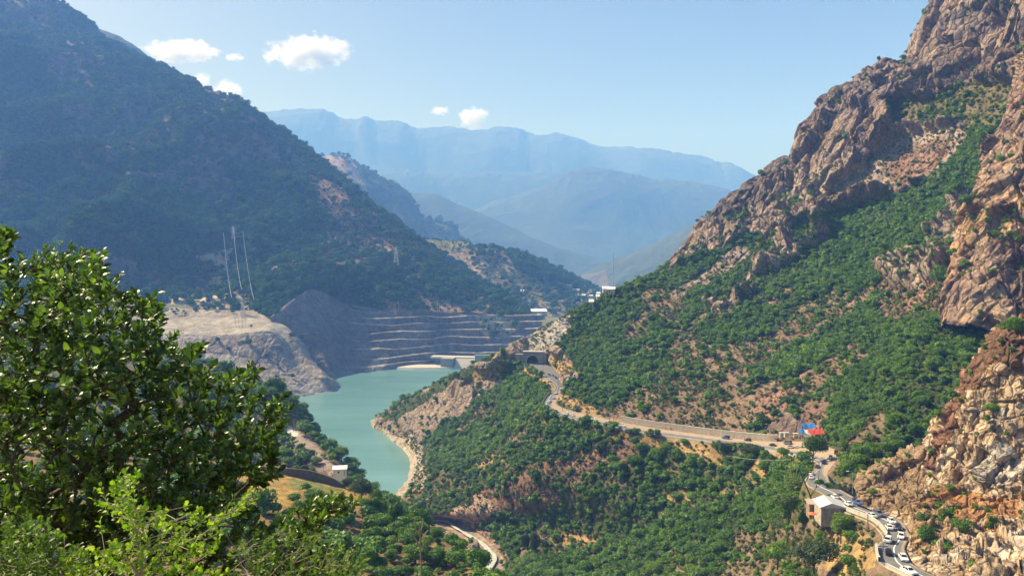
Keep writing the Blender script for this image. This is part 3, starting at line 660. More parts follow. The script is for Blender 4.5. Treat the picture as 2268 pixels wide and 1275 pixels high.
col, rock, veg = paint(V, (((.24,.17,.08),.2), .55), [
 ([(520,1030),(700,1040),(830,1080),(860,1130),(780,1150),(640,1140),(540,1110)], ((.36,.24,.08),.1), .08),
 ([(640,1060),(720,1065),(720,1090),(650,1085)], MEADOW, .05), ([(700,1080),(760,1085),(740,1110),(660,1120)], MEADOW, .05),
 ([(740,1130),(860,1120),(960,1190),(940,1210),(800,1170)], ((.27,.17,.08),.2), 1.0),
 ([(860,1140),(1000,1240),(1060,1300),(900,1400),(700,1300),(780,1190)], ((.17,.12,.06),.3), .8)], 6, 7, 12.)
G2 = rockdisp(G, rock, 3.5, 26., np.clip((vv - 1.5) / 2, 0, 1), .8, 6, .3)
V = G2.reshape(-1, 3)
grid_mesh('near_hill', G2, M_HILL, col, rock)
GHILL = G2
vg = veg * (vv > 2.6) * (vv < 7.2)
scatter('right', G2, vg, 3.6, seed=20)

# ---------------- base ground, lake
M_BASE = terrain_mat('valley_ground', 60., 4., (.09, .1, .05), .4)
gx = np.linspace(-10400, 10400, 60); gy = np.linspace(-1400, 12100, 60)
GG = np.stack([np.tile(gx, (60, 1)), np.tile(gy[:, None], (1, 60)), np.full((60, 60), -40.)], 2)
c_ = np.tile(np.array([[.12, .13, .07]]), (3600, 1)); grid_mesh('ground', GG, M_BASE, c_, np.zeros(3600))
lake_mat, nt, b = nmat('lake_water')
gp = nt.nodes.new('ShaderNodeNewGeometry'); pos = gp.outputs['Position']
n = noise_n(nt, .006, 4, .6, pos)
mp = nt.nodes.new('ShaderNodeMapping'); mp.inputs['Scale'].default_value = (.35, 1.2, 1); mp.inputs['Rotation'].default_value = (0, 0, .4); nt.links.new(pos, mp.inputs[0])
n2 = noise_n(nt, .02, 6, .65, mp.outputs[0]); n3 = noise_n(nt, .35, 5, .7, mp.outputs[0])
c = rampn(nt, n.outputs[0], [(.3, (.10, .215, .215)), (.7, (.13, .26, .255))])
c = mixc(nt, 'MULTIPLY', .5, c, rampn(nt, n2.outputs[0], [(.32, (.72, .78, .78)), (.7, (1.25, 1.2, 1.2))]))
nt.links.new(c, b.inputs['Base Color']); b.inputs['Roughness'].default_value = .2; b.inputs['Specular IOR Level'].default_value = .5
bp = nt.nodes.new('ShaderNodeBump'); bp.inputs['Distance'].default_value = .5; bp.inputs['Strength'].default_value = .35; nt.links.new(n3.outputs[0], bp.inputs['Height']); nt.links.new(bp.outputs[0], b.inputs['Normal'])
lk = np.array([[[-600, 380, 0], [480, 600, 0]], [[-600, 2200, 0], [900, 2200, 0]]], float)
lk = np.array([[Z(560,1120,0), Z(860,1120,0)], [np.array([-650., 640., 0]), np.array([60., 700., 0])], [np.array([-650., 1900., 0]), np.array([600., 1900., 0])]])
grid_mesh('lake', lk, lake_mat)
# ------------------------------------------------------------------ foliage
def leaf_mat(name, cols, trans=.25, rough=.55, spec=.3, randobj=True):
    m, nt, b = nmat(name)
    oi = nt.nodes.new('ShaderNodeObjectInfo'); g = nt.nodes.new('ShaderNodeNewGeometry')
    n = noise_n(nt, .9, 3, .6, nt.nodes.new('ShaderNodeTexCoord').outputs['Object'])
    k = mathn(nt, 'ADD', mathn(nt, 'MULTIPLY', oi.outputs['Random'], .6 if randobj else 0), mathn(nt, 'MULTIPLY', g.outputs['Random Per Island'], .4 if randobj else .85))
    k = mathn(nt, 'ADD', k, mathn(nt, 'MULTIPLY', mathn(nt, 'SUBTRACT', n.outputs[0], .5), .4))
    if randobj:
        ps = noise_n(nt, .035, 3, .6, oi.outputs['Location']); k = mathn(nt, 'ADD', mathn(nt, 'MULTIPLY', k, .75), mathn(nt, 'MULTIPLY', mathn(nt, 'SUBTRACT', ps.outputs[0], .36), 1.1))
    c = rampn(nt, k, [(i / (len(cols) - 1), c_) for i, c_ in enumerate(cols)])
    nt.links.new(c, b.inputs['Base Color']); b.inputs['Roughness'].default_value = rough; b.inputs['Specular IOR Level'].default_value = spec
    tr = nt.nodes.new('ShaderNodeBsdfTranslucent'); nt.links.new(mixc(nt, 'MULTIPLY', 1., c, (1.3, 1.5, .6)), tr.inputs[0])
    mx = nt.nodes.new('ShaderNodeMixShader'); mx.inputs[0].default_value = trans
    nt.links.new(b.outputs[0], mx.inputs[1]); nt.links.new(tr.outputs[0], mx.inputs[2])
    nt.links.new(mx.outputs[0], nt.nodes['Material Output'].inputs[0])
    return m
LEAF_A = leaf_mat('shrub_leaves', [(.042, .085, .012), (.065, .135, .014), (.090, .185, .016), (.14, .24, .022), (.17, .19, .06)])
LEAF_B = leaf_mat('hill_shrub_leaves', [(.024, .062, .026), (.042, .10, .038), (.075, .15, .05)], rough=.85, spec=.05)
LEAF_LOW = leaf_mat('low_scrub_leaves', [(.09, .10, .03), (.12, .13, .045), (.10, .14, .03), (.19, .15, .08)])
BARK = plain('bark', (.12, .085, .06), .9, .3, 6, .1)
def crown_verts(nl, seed, leaf=.11, lobes=7, flat=.8):
    """unit crown (radius ~.5, base at z=0): leaf tufts spread over a handful of lobes with gaps between"""
    g = np.random.default_rng(seed)
    L = []
    for k in range(lobes):
        a = g.uniform(0, 2 * math.pi); r = .26 * math.sqrt(g.random()); z = g.uniform(.28, .62)
        L.append((r * math.cos(a), r * math.sin(a), z, g.uniform(.17, .30)))
    L.append((0, 0, .5, .27))
    L = np.array(L); k = g.choice(len(L), nl, p=L[:, 3] ** 2 / (L[:, 3] ** 2).sum())
    d = g.normal(size=(nl, 3)); d /= np.linalg.norm(d, axis=1, keepdims=True); d[:, 2] = np.where(d[:, 2] < -.5, -d[:, 2], d[:, 2])
    rr = L[k, 3] * (g.uniform(.62, 1.08, nl))
    c = L[k, :3] + d * rr[:, None] * np.array([1, 1, flat])
    n = d + g.normal(size=(nl, 3)) * .55; n /= np.linalg.norm(n, axis=1, keepdims=True)
    t = np.cross(n, g.normal(size=(nl, 3))); t /= np.linalg.norm(t, axis=1, keepdims=True); bt = np.cross(n, t)
    s = leaf * g.uniform(.6, 1.3, nl)[:, None]
    V = np.stack([c + t * s, c + bt * s * .62 + n * s * .18, c - t * s, c - bt * s * .62 - n * s * .1], 1).reshape(-1, 3)
    Fq = np.arange(nl * 4).reshape(-1, 4)
    return V, Fq
def core_verts(seed, r=.25):
    """dark twiggy inner mass so the crown is not see-through"""
    u = np.linspace(0, 2 * math.pi, 9)[:-1]; w = np.linspace(.15, math.pi - .15, 6)
    V = np.array([[math.cos(a) * math.sin(b), math.sin(a) * math.sin(b), math.cos(b)] for b in w for a in u])
    V *= (r * (1 + .35 * fbm(V * 2.2 + seed * 3.1, 2)))[:, None]; V[:, 2] = V[:, 2] * .8 + .42
    Fq = [[i * 8 + j, i * 8 + (j + 1) % 8, (i + 1) * 8 + (j + 1) % 8, (i + 1) * 8 + j] for i in range(5) for j in range(8)]
    return V, np.array(Fq)
def crown_mesh(name, nl, seed, leaf, mat, lobes=7, flat=.8):
    V, Fq = crown_verts(nl, seed, leaf, lobes, flat); V2, F2 = core_verts(seed)
    return raw_mesh(name, np.concatenate([V, V2]), np.concatenate([Fq, F2 + len(V)]), mat, False)
def tube(path, rad, sides=6):
    path = np.array(path, float); n = len(path); rad = np.broadcast_to(rad, n)
    t = np.gradient(path, axis=0); t /= np.linalg.norm(t, axis=1, keepdims=True) + 1e-9
    ref = np.where(np.abs(t[:, 2:3]) > .9, np.array([[1., 0, 0]]), np.array([[0, 0, 1.]]))
    a = np.cross(t, ref); a /= np.linalg.norm(a, axis=1, keepdims=True) + 1e-9; b = np.cross(t, a)
    th = np.linspace(0, 2 * math.pi, sides, endpoint=False)
    V = (path[:, None] + rad[:, None, None] * (np.cos(th)[None, :, None] * a[:, None] + np.sin(th)[None, :, None] * b[:, None])).reshape(-1, 3)
    Fq = np.array([[i * sides + j, i * sides + (j + 1) % sides, (i + 1) * sides + (j + 1) % sides, (i + 1) * sides + j] for i in range(n - 1) for j in range(sides)])
    return V, Fq
def join(parts):
    Vs, Fs, o = [], [], 0
    for V, Fq in parts: Vs.append(V); Fs.append(np.asarray(Fq) + o); o += len(V)
    return np.concatenate(Vs), np.concatenate(Fs)
def trunk_mesh(name, seed):
    g = np.random.default_rng(seed); parts = [tube([(0, 0, -.12), (.01, .01, .1), (.02, -.01, .3), (0, 0, .5)], [.035, .028, .02, .01])]
    for k in range(4):
        a = k * 1.7 + g.uniform(0, 1); z0 = g.uniform(.05, .2)
        parts.append(tube([(.01, 0, z0), (.12 * math.cos(a), .12 * math.sin(a), z0 + .15), (.26 * math.cos(a), .26 * math.sin(a), z0 + .34)], [.018, .012, .005], 4))
    V, Fq = join(parts); return raw_mesh(name, V, Fq, BARK)
def tuft_set(prefix, mat, nls, leaf, n=5, flat=.8):
    L = []
    for k in range(n):
        L.append(bpy.data.objects.new('%s_%d' % (prefix, k), crown_mesh(prefix, nls, 100 + k, leaf, mat, 5 + k, flat)))
    return L
def instancer(name, pos, size, protos, label, cat, seed):
    """one object of uncountable shrubs: points with the crown meshes instanced on them"""
    g = np.random.default_rng(seed); n = len(pos)
    col = bpy.data.collections.new(name + '_crowns')
    for o in protos: col.objects.link(o)
    me = bpy.data.meshes.new(name); me.vertices.add(n); me.vertices.foreach_set('co', pos.astype(np.float32).ravel())
    def att(nm, ty, key, arr):
        a = me.attributes.new(nm, ty, 'POINT'); a.data.foreach_set(key, arr.ravel())
    sc = np.stack([size * g.uniform(.85, 1.25, n), size * g.uniform(.85, 1.25, n), size * g.uniform(.65, 1.05, n)], 1).astype(np.float32)
    rot = np.stack([g.uniform(-.15, .15, n), g.uniform(-.15, .15, n), g.uniform(0, 6.28, n)], 1).astype(np.float32)
    att('scl', 'FLOAT_VECTOR', 'vector', sc); att('rot', 'FLOAT_VECTOR', 'vector', rot); att('idx', 'INT', 'value', g.integers(0, len(protos), n).astype(np.int32))
    ob = bpy.data.objects.new(name, me); COL.objects.link(ob)
    ng = bpy.data.node_groups.new(name, 'GeometryNodeTree')
    ng.interface.new_socket('Geometry', in_out='INPUT', socket_type='NodeSocketGeometry'); ng.interface.new_socket('Geometry', in_out='OUTPUT', socket_type='NodeSocketGeometry')
    N = ng.nodes; L = ng.links
    gi = N.new('NodeGroupInput'); go = N.new('NodeGroupOutput'); ip = N.new('GeometryNodeInstanceOnPoints')
    ci = N.new('GeometryNodeCollectionInfo'); ci.inputs['Collection'].default_value = col
    ci.inputs['Separate Children'].default_value = True; ci.inputs['Reset Children'].default_value = True
    def na(nm, ty):
        a = N.new('GeometryNodeInputNamedAttribute'); a.data_type = ty; a.inputs['Name'].default_value = nm; return a.outputs['Attribute']
    L.new(gi.outputs[0], ip.inputs['Points']); L.new(ci.outputs[0], ip.inputs['Instance']); ip.inputs['Pick Instance'].default_value = True
    L.new(na('idx', 'INT'), ip.inputs['Instance Index']); L.new(na('scl', 'FLOAT_VECTOR'), ip.inputs['Scale'])
    er = N.new('FunctionNodeEulerToRotation'); L.new(na('rot', 'FLOAT_VECTOR'), er.inputs[0]); L.new(er.outputs[0], ip.inputs['Rotation'])
    L.new(ip.outputs[0], go.inputs[0])
    md = ob.modifiers.new('crowns', 'NODES'); md.node_group = ng
    ob['kind'] = 'stuff'; ob['label'] = label; ob['category'] = cat
    return ob
KEEPCLEAR = [[(1160,770),(1206,770),(1206,812),(1160,812)], [(1795,1090),(1890,1110),(1950,1185),(1930,1230),(1905,1200),(1885,1150),(1860,1150),(1800,1155),(1785,1130)],
 [(1700,940),(1830,930),(1830,985),(1700,975)], [(735,1020),(775,1020),(775,1052),(735,1052)], [(560,1030),(700,1035),(790,1062),(770,1085),(700,1075),(560,1058)],
 [(1370,925),(1710,960),(1710,990),(1370,950)], [(640,940),(668,950),(668,968),(640,968)]]
NIND = 292
DEPTHG = [GLOW, GUP, GNEAR, GHILL, GLEFT, GPLAT, GTER, GSP]
# ------------------------------------------------------------------ shrubs: uncountable cover on the slopes, nearest 300 as things
def tag(o, label, cat, group=None):
    o['label'] = label; o['category'] = cat
    if group: o['group'] = group
    return o
def clear_of_road(pos, s):
    px, py = proj(pos); ctr = (OUT + INN) / 2
    c = pchip(TS, ctr, np.linspace(0, 23, 240))
    d = np.min(np.hypot(pos[:, None, 0] - c[None, :, 0], pos[:, None, 1] - c[None, :, 1]), axis=1)
    return d > 5.5 + s * .25
pos = np.concatenate([p for p, s in scat['right']]); siz = np.concatenate([s for p, s in scat['right']])
ok = np.zeros(len(pos), bool)
for k in range(0, len(pos), 20000): ok[k:k+20000] = clear_of_road(pos[k:k+20000], siz[k:k+20000])
for poly in KEEPCLEAR:
    x_, y_ = proj(pos); ok &= ~inpoly(x_, y_, poly)
pos, siz = pos[ok], siz[ok]
# which of them does the photograph show (coarse depth check against the ground)
CB = 5
db = np.full((400, 600), 1e9)
for g_ in DEPTHG:
    v_ = g_.reshape(-1, 3); x_, y_ = proj(v_); m = (x_ > -100) & (x_ < 2400) & (y_ > -100) & (y_ < 1500) & (v_[:, 1] > 3)
    np.minimum.at(db, (((y_[m] + 100) / CB).astype(int), ((x_[m] + 100) / CB).astype(int)), v_[m, 1])
px, py = proj(pos + np.array([0, 0, 1.]) * siz[:, None] * .5)
inf = (px > 5) & (px < 2263) & (py > 5) & (py < 1270)
dcell = np.where(inf, db[np.clip(((py + 100) / CB).astype(int), 0, 399), np.clip(((px + 100) / CB).astype(int), 0, 599)], 0)
vis = inf & (pos[:, 1] < dcell + 6) & ~((px < 640) & (py > 620)) & ~((px < 840) & (py > 1120))
app = np.where(vis, siz / pos[:, 1], 0)
order = np.argsort(-app); top = order[:NIND]; rest = order[NIND:]
print('shrubs', len(pos), 'left', sum(len(p) for p, s in scat['left']), 'mid', sum(len(p) for p, s in scat['mid']))
near = pos[rest][:, 1] > 20
PR = tuft_set('shrub_crown', LEAF_A, 260, .075, 6)
PL = tuft_set('hill_crown', LEAF_B, 110, .11, 4)
instancer('shrub_cover', pos[rest][near], siz[rest][near] * 1.15, PR, 'dense cover of small green shrubs over the right-hand slopes', 'shrubs', 1)
lp = np.concatenate([p for p, s in scat['low']]); ls = np.concatenate([s for p, s in scat['low']]); lk_ = np.ones(len(lp), bool)
for k in range(0, len(lp), 20000): lk_[k:k+20000] = clear_of_road(lp[k:k+20000], ls[k:k+20000])
print('low', lk_.sum())
PLOW = tuft_set('low_crown', LEAF_LOW, 60, .12, 4, .6)
instancer('low_scrub', lp[lk_], ls[lk_], PLOW, 'low dry scrub and small bushes between the shrubs on the right-hand slopes', 'scrub', 4)
instancer('left_mountain_shrubs', np.concatenate([p for p, s in scat['left']]), np.concatenate([s for p, s in scat['left']]) * 1.15, PL, 'bluish green woodland covering the big shaded mountain on the left', 'woodland', 2)
instancer('far_valley_shrubs', np.concatenate([p for p, s in scat['mid']]), np.concatenate([s for p, s in scat['mid']]) * 1.1, PL, 'hazy scrub on the hills behind the terraced cut', 'woodland', 3)

# individuals
def copy_thing(proto, loc, rz, sc, label, cat, group):
    r = proto.copy(); r.location = loc; r.rotation_euler = (0, 0, rz); r.scale = sc
    COL.objects.link(r); tag(r, label, cat, group)
    for c in PARTS[proto.name_full]:
        k = c.copy(); COL.objects.link(k); k.parent = r
        for gch in SUBP.get(c.name_full, ()):
            z_ = gch.copy(); COL.objects.link(z_); z_.parent = k
    return r
PARTS, SUBP = {}, {}
treeproto = []
for k in range(7):
    e = bpy.data.objects.new('shrub', None)
    c = bpy.data.objects.new('crown', crown_mesh('crown', 1700, 200 + k, .040, LEAF_A, 6 + k)); t = bpy.data.objects.new('trunk', trunk_mesh('trunk', k))
    PARTS[e.name_full] = [c, t]; treeproto.append(e)
ZONES = [  # polygon in survey pixels, where it is, in words
 ([(1850,850),(2300,600),(2300,800),(2060,1000),(1900,1080),(1850,1000)], 'on the steep green slope left of the pale yellow cliff'),
 ([(1880,1000),(2300,700),(2300,1300),(1990,1300)], 'clinging to the pale yellow cliff above the road'),
 ([(1760,1020),(1900,1120),(1960,1290),(1740,1290),(1700,1150)], 'on the bank below the road beside the grey-roofed shed'),
 ([(1500,1000),(1790,1000),(1790,1110),(1500,1100)], 'on the slope just under the straight stretch of road'),
 ([(1300,940),(1500,950),(1500,1060),(1300,1060)], 'on the orange grass bank under the long roadside wall'),
 ([(1450,1100),(1760,1100),(1760,1300),(1450,1300)], 'in the thicket at the bottom of the slope under the shed'),
 ([(1060,1100),(1450,1060),(1450,1300),(1060,1300)], 'in the thicket right of the white river'),
 ([(830,1050),(1300,950),(1300,1140),(830,1150)], 'on the slope above the red cut bank of the river'),
 ([(1240,820),(1700,600),(1900,700),(1850,960),(1300,960)], 'on the hillside directly above the road'),
 ([(560,860),(860,860),(860,1130),(560,1060)], 'on the spur beside the white-roofed hut'),
 ([(500,1040),(900,1040),(1100,1300),(500,1300)], 'on the near grassy hill under the curved wall'),
]
def words(h, w):
    a = 'low spreading' if h < .78 * w else ('tall upright' if h > .98 * w else 'round')
    return a
cnt = {}
g = np.random.default_rng(5)
for n_, i in enumerate(top):
    x_, y_ = float(px[i]), float(py[i]); z_ = 'on the green slopes of the right-hand mountain'
    for poly, wd in ZONES:
        if inpoly(np.array([x_]), np.array([y_]), poly)[0]: z_ = wd; break
    sx = siz[i] * g.uniform(1.0, 1.3); sz = siz[i] * g.uniform(.75, 1.2)
    lab = '%s%s green shrub %s' % ('large ' if siz[i] > 5.2 else ('small ' if siz[i] < 3.6 else ''), words(sz, sx), z_)
    copy_thing(treeproto[n_ % 7], tuple(pos[i]), g.uniform(0, 6.28), (sx, sx * g.uniform(.9, 1.1), sz), ' '.join(lab.split()[:16]), 'shrub', 'shrubs ' + z_)
# ------------------------------------------------------------------ survey of ground under a pixel
_AV = np.concatenate([g_.reshape(-1, 3) for g_ in DEPTHG + [GHILLV]]); _AX, _AY = proj(_AV)
def gnd(x, y, rad=4):
    m = np.nonzero((np.abs(_AX - x) < rad) & (np.abs(_AY - y) < rad) & (_AV[:, 1] > 3))[0]
    if len(m) == 0: return gnd(x, y, rad * 2)
    d = _AV[m, 1]; k = m[d < d.min() * 1.03 + 2]
    return _AV[k[np.argmin(np.hypot(_AX[k] - x, _AY[k] - y))]].copy()
def empty(name, loc, rz=0.0):
    o = bpy.data.objects.new(name, None); o.location = tuple(loc); o.rotation_euler = (0, 0, rz); COL.objects.link(o); return o
def obj(name, V, Fq, mat, parent=None, smooth=False, loc=None):
    """faces of mixed size allowed"""
    me = bpy.data.meshes.new(name); me.from_pydata([tuple(map(float, v)) for v in V], [], [tuple(int(i) for i in f) for f in Fq]); me.materials.append(mat)
    if smooth:
        for p in me.polygons: p.use_smooth = True
    me.update(); o = bpy.data.objects.new(name, me); COL.objects.link(o)
    if parent: o.parent = parent
    if loc is not None: o.location = tuple(loc)
    return o
def box(x0, x1, y0, y1, z0, z1):
    V = [(x0,y0,z0),(x1,y0,z0),(x1,y1,z0),(x0,y1,z0),(x0,y0,z1),(x1,y0,z1),(x1,y1,z1),(x0,y1,z1)]
    return V, [(0,3,2,1),(4,5,6,7),(0,1,5,4),(1,2,6,5),(2,3,7,6),(3,0,4,7)]
def jn(parts):
    V, Fq, o = [], [], 0
    for v, f in parts:
        V += [tuple(p) for p in v]; Fq += [tuple(i + o for i in q_) for q_ in f]; o += len(v)
    return V, Fq
CONC = plain('pale_concrete', (.48, .44, .38), .9, .3, .5, .15, .02)
CONC_D = plain('grey_concrete', (.30, .28, .26), .9, .35, .4, .15, .03)
STONE = plain('stone_masonry', (.40, .34, .28), .95, .45, 1.2, .1, .08)
DARK = plain('shade_and_track_black', (.03, .03, .032), .95, .2, .5, .05)  # near-black: painted-in shade of the tunnel, and dark excavator tracks
WHITE = plain('white_paint', (.78, .78, .76), .45, .08, .6, .4)
STEEL = plain('galvanised_steel', (.42, .43, .44), .5, .2, 2, .5)
WOOD = plain('weathered_wood', (.40, .29, .17), .9, .3, 3, .1)
ROOFG = plain('grey_sheet_roof', (.50, .50, .50), .6, .2, .8, .4)
ROOFW = plain('white_sheet_roof', (.78, .79, .80), .5, .1, .5, .4)
WALLC = plain('cream_wall', (.58, .52, .42), .85, .2, .6, .2)
GLASS = plain('dark_glass', (.02, .025, .03), .12, .1, .6, .6)
# ---------------- road
road_mat, nt, b = nmat('asphalt')
pos_ = nt.nodes.new('ShaderNodeNewGeometry').outputs['Position']; ca = nt.nodes.new('ShaderNodeAttribute'); ca.attribute_name = 'Col'
n = noise_n(nt, .35, 7, .7, pos_); n2 = noise_n(nt, 4, 5, .7, pos_)
c = mixc(nt, 'MULTIPLY', 1., ca.outputs['Color'], rampn(nt, n.outputs[0], [(.3, (.75,.75,.76)), (.7, (1.2,1.18,1.15))]))
nt.links.new(mixc(nt, 'MULTIPLY', .6, c, rampn(nt, n2.outputs[0], [(.3, (.75,)*3), (.7, (1.25,)*3)])), b.inputs['Base Color']); b.inputs['Roughness'].default_value = .85
qs = np.linspace(0, 23, 900); fs = np.linspace(0, 1, 13)
o_, i_ = pchip(TS, OUT, qs), pchip(TS, INN, qs)
RG = np.stack([o_ * (1 - f) + i_ * f for f in fs], 0)
RG = np.concatenate([(RG[:1] + np.array([0, 0, -3.])), RG, RG[-1:] + np.array([0, 0, -3.])])
cc = np.tile(np.array([.15, .148, .15]), RG.shape[:2] + (1,)).reshape(RG.shape)
wid = np.hypot(*(o_ - i_)[:, :2].T)
for k in range(15):
    f = fs[min(max(k - 1, 0), 12)]; e_ = np.minimum(f * wid, (1 - f) * wid) + 1.1 * fbm(RG[k] / 3., 3)
    inn_sh = ((1 - f) * wid < np.where(qs < 3.2, .8, np.maximum(wid - 10.5, .9))) | (e_ < .7)
    cc[k][inn_sh] = (.34, .26, .19)
grid_mesh('road', RG, road_mat, cc.reshape(-1, 3), np.zeros(RG.shape[0] * RG.shape[1]))
LINE = plain('road_paint', (.72, .72, .70), .7, .25, 3, .2)
def ribbon(name, t0, t1, f, w, dz, mat, n=160):
    q_ = np.linspace(t0, t1, n); a, b_ = pchip(TS, OUT, q_), pchip(TS, INN, q_); wd = np.hypot(*(a - b_)[:, :2].T)
    ff = np.clip(f(q_, wd), 0, 1)[:, None]; c_ = a * (1 - ff) + b_ * ff; u = (b_ - a) / wd[:, None]
    g_ = np.stack([c_ - u * w / 2, c_ + u * w / 2], 0); g_[..., 2] += dz
    return grid_mesh(name, g_, mat)
ribbon('road_centre_line', .3, 22.9, lambda q_, w: 4.6 / w, .32, .03, LINE, 420)
def wallstrip(name, t0, t1, side, h, th, mat, label, cat='wall', below=0.0, cap=None, n=80, group=None, off=0.0):
    """wall standing along the road edge: side 0 outer, 1 inner"""
    q_ = np.linspace(t0, t1, n); a, b_ = pchip(TS, OUT, q_), pchip(TS, INN, q_); u = (b_ - a) / np.linalg.norm(b_ - a, axis=1, keepdims=True)
    c_ = a if side == 0 else b_; s_ = 1 if side == 0 else -1
    p0 = c_ + u * s_ * (off + .02); p1 = c_ + u * s_ * (off + .02 + th)
    zt = h if np.ndim(h) == 0 else np.interp(q_, np.linspace(t0, t1, len(h)), h)
    lo = np.array([0, 0, -below]); hi = np.zeros((n, 3)); hi[:, 2] = zt
    rings = np.stack([p0 + lo, p0 + hi, p1 + hi, p1 + lo], 0)
    me_p = [np.concatenate([rings, rings[:1]])]
    root = empty(name, (p0[0])); ob = grid_mesh('wall', me_p[0] - p0[0], mat, smooth=False, kind=None, parent=root)
    if cap:
        q2 = np.stack([p0 + hi - u * s_ * .08, p0 + hi - u * s_ * .08 + [0, 0, cap], p1 + hi + u * s_ * .08 + [0, 0, cap], p1 + hi + u * s_ * .08], 0) + [0, 0, .01]
        grid_mesh('coping', np.concatenate([q2, q2[:1]]) - p0[0], CONC, smooth=False, kind=None, parent=root)
    tag(root, label, cat, group); return root
def ok_mask(): pass
wallstrip('parapet', 3.5, 5.3, 0, .9, .35, CONC_D, 'dark low parapet on the outside of the bend below the tunnel', below=2.5)
wallstrip('parapet', 5.3, 10.9, 0, .75, .4, CONC, 'long pale kerb wall on the valley side of the straight road', below=2.0, n=200)
wallstrip('parapet', 16.9, 19.35, 0, 1.0, .5, CONC, 'cream parapet on stone footing between the shed and the sharp bend', below=0.3, cap=.12)
wallstrip('parapet', 19.9, 20.75, 0, 1.0, .5, CONC, 'short cream parapet beside the tall wooden pole', below=1.2, cap=.12)
wallstrip('parapet', 21.1, 22.9, 0, .9, .5, CONC, 'cream parapet at the bottom corner below the last cars', below=1.2, cap=.12)
wallstrip('stone_footing', 17.0, 19.3, 0, -.35, .9, STONE, 'rough stone retaining footing under the cream parapet', below=8.0, off=-.9)
wallstrip('retaining_wall', 7.75, 10.25, 1, [3.5, 3.8, 3.7, 3.6, 3.6, 3.5, 3.3], .6, STONE, 'long pale stone retaining wall along the inner side of the straight road', cap=.35, n=140)

# ---------------- tunnel portal
pb = (OUT[0] + INN[0]) / 2; pb = P(1180, 806, 692); pb[2] = 100.0
tn = empty('tunnel_portal', pb, R(-8)); tag(tn, 'grey concrete tunnel portal with a dark arched mouth', 'tunnel')
def archpts(w, h, n=24, y=0):
    r = w / 2; pts = [(-r, y, 0)]
    for k in range(n + 1):
        a = math.pi - math.pi * k / n; pts.append((r * math.cos(a), y, h - r * .95 + r * .95 * math.sin(a)))
    pts.append((r, y, 0)); return pts
ap = archpts(10.6, 7.4); n_a = len(ap)
def outer_for(p, W=9.0, H=10.2):
    x, _, z = p; c0 = (0, 3.0); dx, dz = x - c0[0], z - c0[1]
    s_ = min([W / abs(dx) if abs(dx) > 1e-6 else 1e9, ((H - c0[1]) / dz if dz > 1e-6 else 1e9), (c0[1] / -dz if dz < -1e-6 else 1e9)])
    return (c0[0] + dx * s_, 0, c0[1] + dz * s_)
op = [(-9, 0, 0)] + [outer_for(p) for p in ap[1:-1]] + [(9, 0, 0)]
V = ap + op + [(x, 6, z) for x, y, z in ap] + [(x, 6, z) for x, y, z in op]; Fq = []
for k in range(n_a - 1):
    Fq += [(k, k + 1, n_a + k + 1, n_a + k), (n_a + k, n_a + k + 1, 3 * n_a + k + 1, 3 * n_a + k)]
obj('portal_wall', V, Fq, CONC_D, tn)
ringi = archpts(10.5, 7.35, y=-.35); ringo = archpts(12.0, 8.1, y=-.35)
V = ringi + ringo + [(x, .05, z) for x, y, z in ringi] + [(x, .05, z) for x, y, z in ringo]; Fq = []
for k in range(n_a - 1): Fq += [(k, k + 1, n_a + k + 1, n_a + k), (n_a + k, n_a + k + 1, 3 * n_a + k + 1, 3 * n_a + k), (k, k + 1, 2 * n_a + k + 1, 2 * n_a + k)]
obj('arch_ring', V, Fq, CONC, tn)
V = ap + [(x, 30, z) for x, y, z in ap]; Fq = [(k, k + 1, n_a + k + 1, n_a + k) for k in range(n_a - 1)] + [tuple(range(n_a, 2 * n_a))]
obj('barrel', V, Fq, DARK, tn)  # barrel and end cap coloured near-black to paint in the inner shade
obj('cornice', *box(-9.4, 9.4, -.3, 6.2, 10.22, 10.9), CONC, tn)
obj('wing_wall', *jn([box(-16, -9.05, .5, 5, -1, 8.2), box(9.05, 12, 1.5, 7, -1, 9.5)]), CONC_D, tn)
# ---------------- poles, lamps, cables
def pole(x, y, hpx, label, mat=WOOD, r=.16, D=None, arm=0, group=None, name='utility_pole', cat='pole', lean=0):
    p = gnd(x, y) if D is None else P(x, y, D); h = hpx / F * p[1] * 1.02 + .4
    e = empty(name, p - np.array([0, 0, .4])); V_, F_ = tube([(0,0,0), (lean*.5,0,h*.5), (lean,0,h)], [r, r * .85, r * .65], 8); obj('post', V_, F_, mat, e, True)
    if arm: obj('crossarm', *box(-arm + lean, arm + lean, -.07, .07, h - .8, h - .64), mat, e); obj('insulator', *jn([box(lean + s_ - .06, lean + s_ + .06, -.06, .06, h - .63, h - .4) for s_ in (-arm * .85, 0.25, arm * .85)]), WHITE, e)
    tag(e, label, cat, group); return p, h
def lamp(x, y, hpx, label, D=None, s_=1):
    p = gnd(x, y) if D is None else P(x, y, D); h = hpx / F * p[1] + .3
    e = empty('street_lamp', p - np.array([0, 0, .3]))
    V_, F_ = tube([(0,0,0), (0,0,h*.9), (s_*.3,0,h), (s_*1.5,0,h+.1)], [.11, .08, .06, .05], 6); obj('post', V_, F_, STEEL, e, True)
    obj('lamp_head', *box(min(s_*1.4, s_*2.2), max(s_*1.4, s_*2.2), -.18, .18, h - .02, h + .16), WHITE, e); tag(e, label, 'street lamp')
pole(1921, 1192, 55, 'tall straw-coloured wooden pole standing in front of the cream parapet', r=.26, D=218)
pole(1979, 1168, 33, 'thin dark pole rising from the outer road edge at the sharp bend', STEEL, .07, D=214, name='thin_pole')
pole(1956, 1226, 24, 'short dark pole with crossarm beside the black car', plain('tarred_wood', (.08,.07,.06), .9), .11, D=192, arm=1.2)
pole(2006, 1272, 32, 'thin dark pole in front of the lowest white car', STEEL, .08, D=180, name='thin_pole')
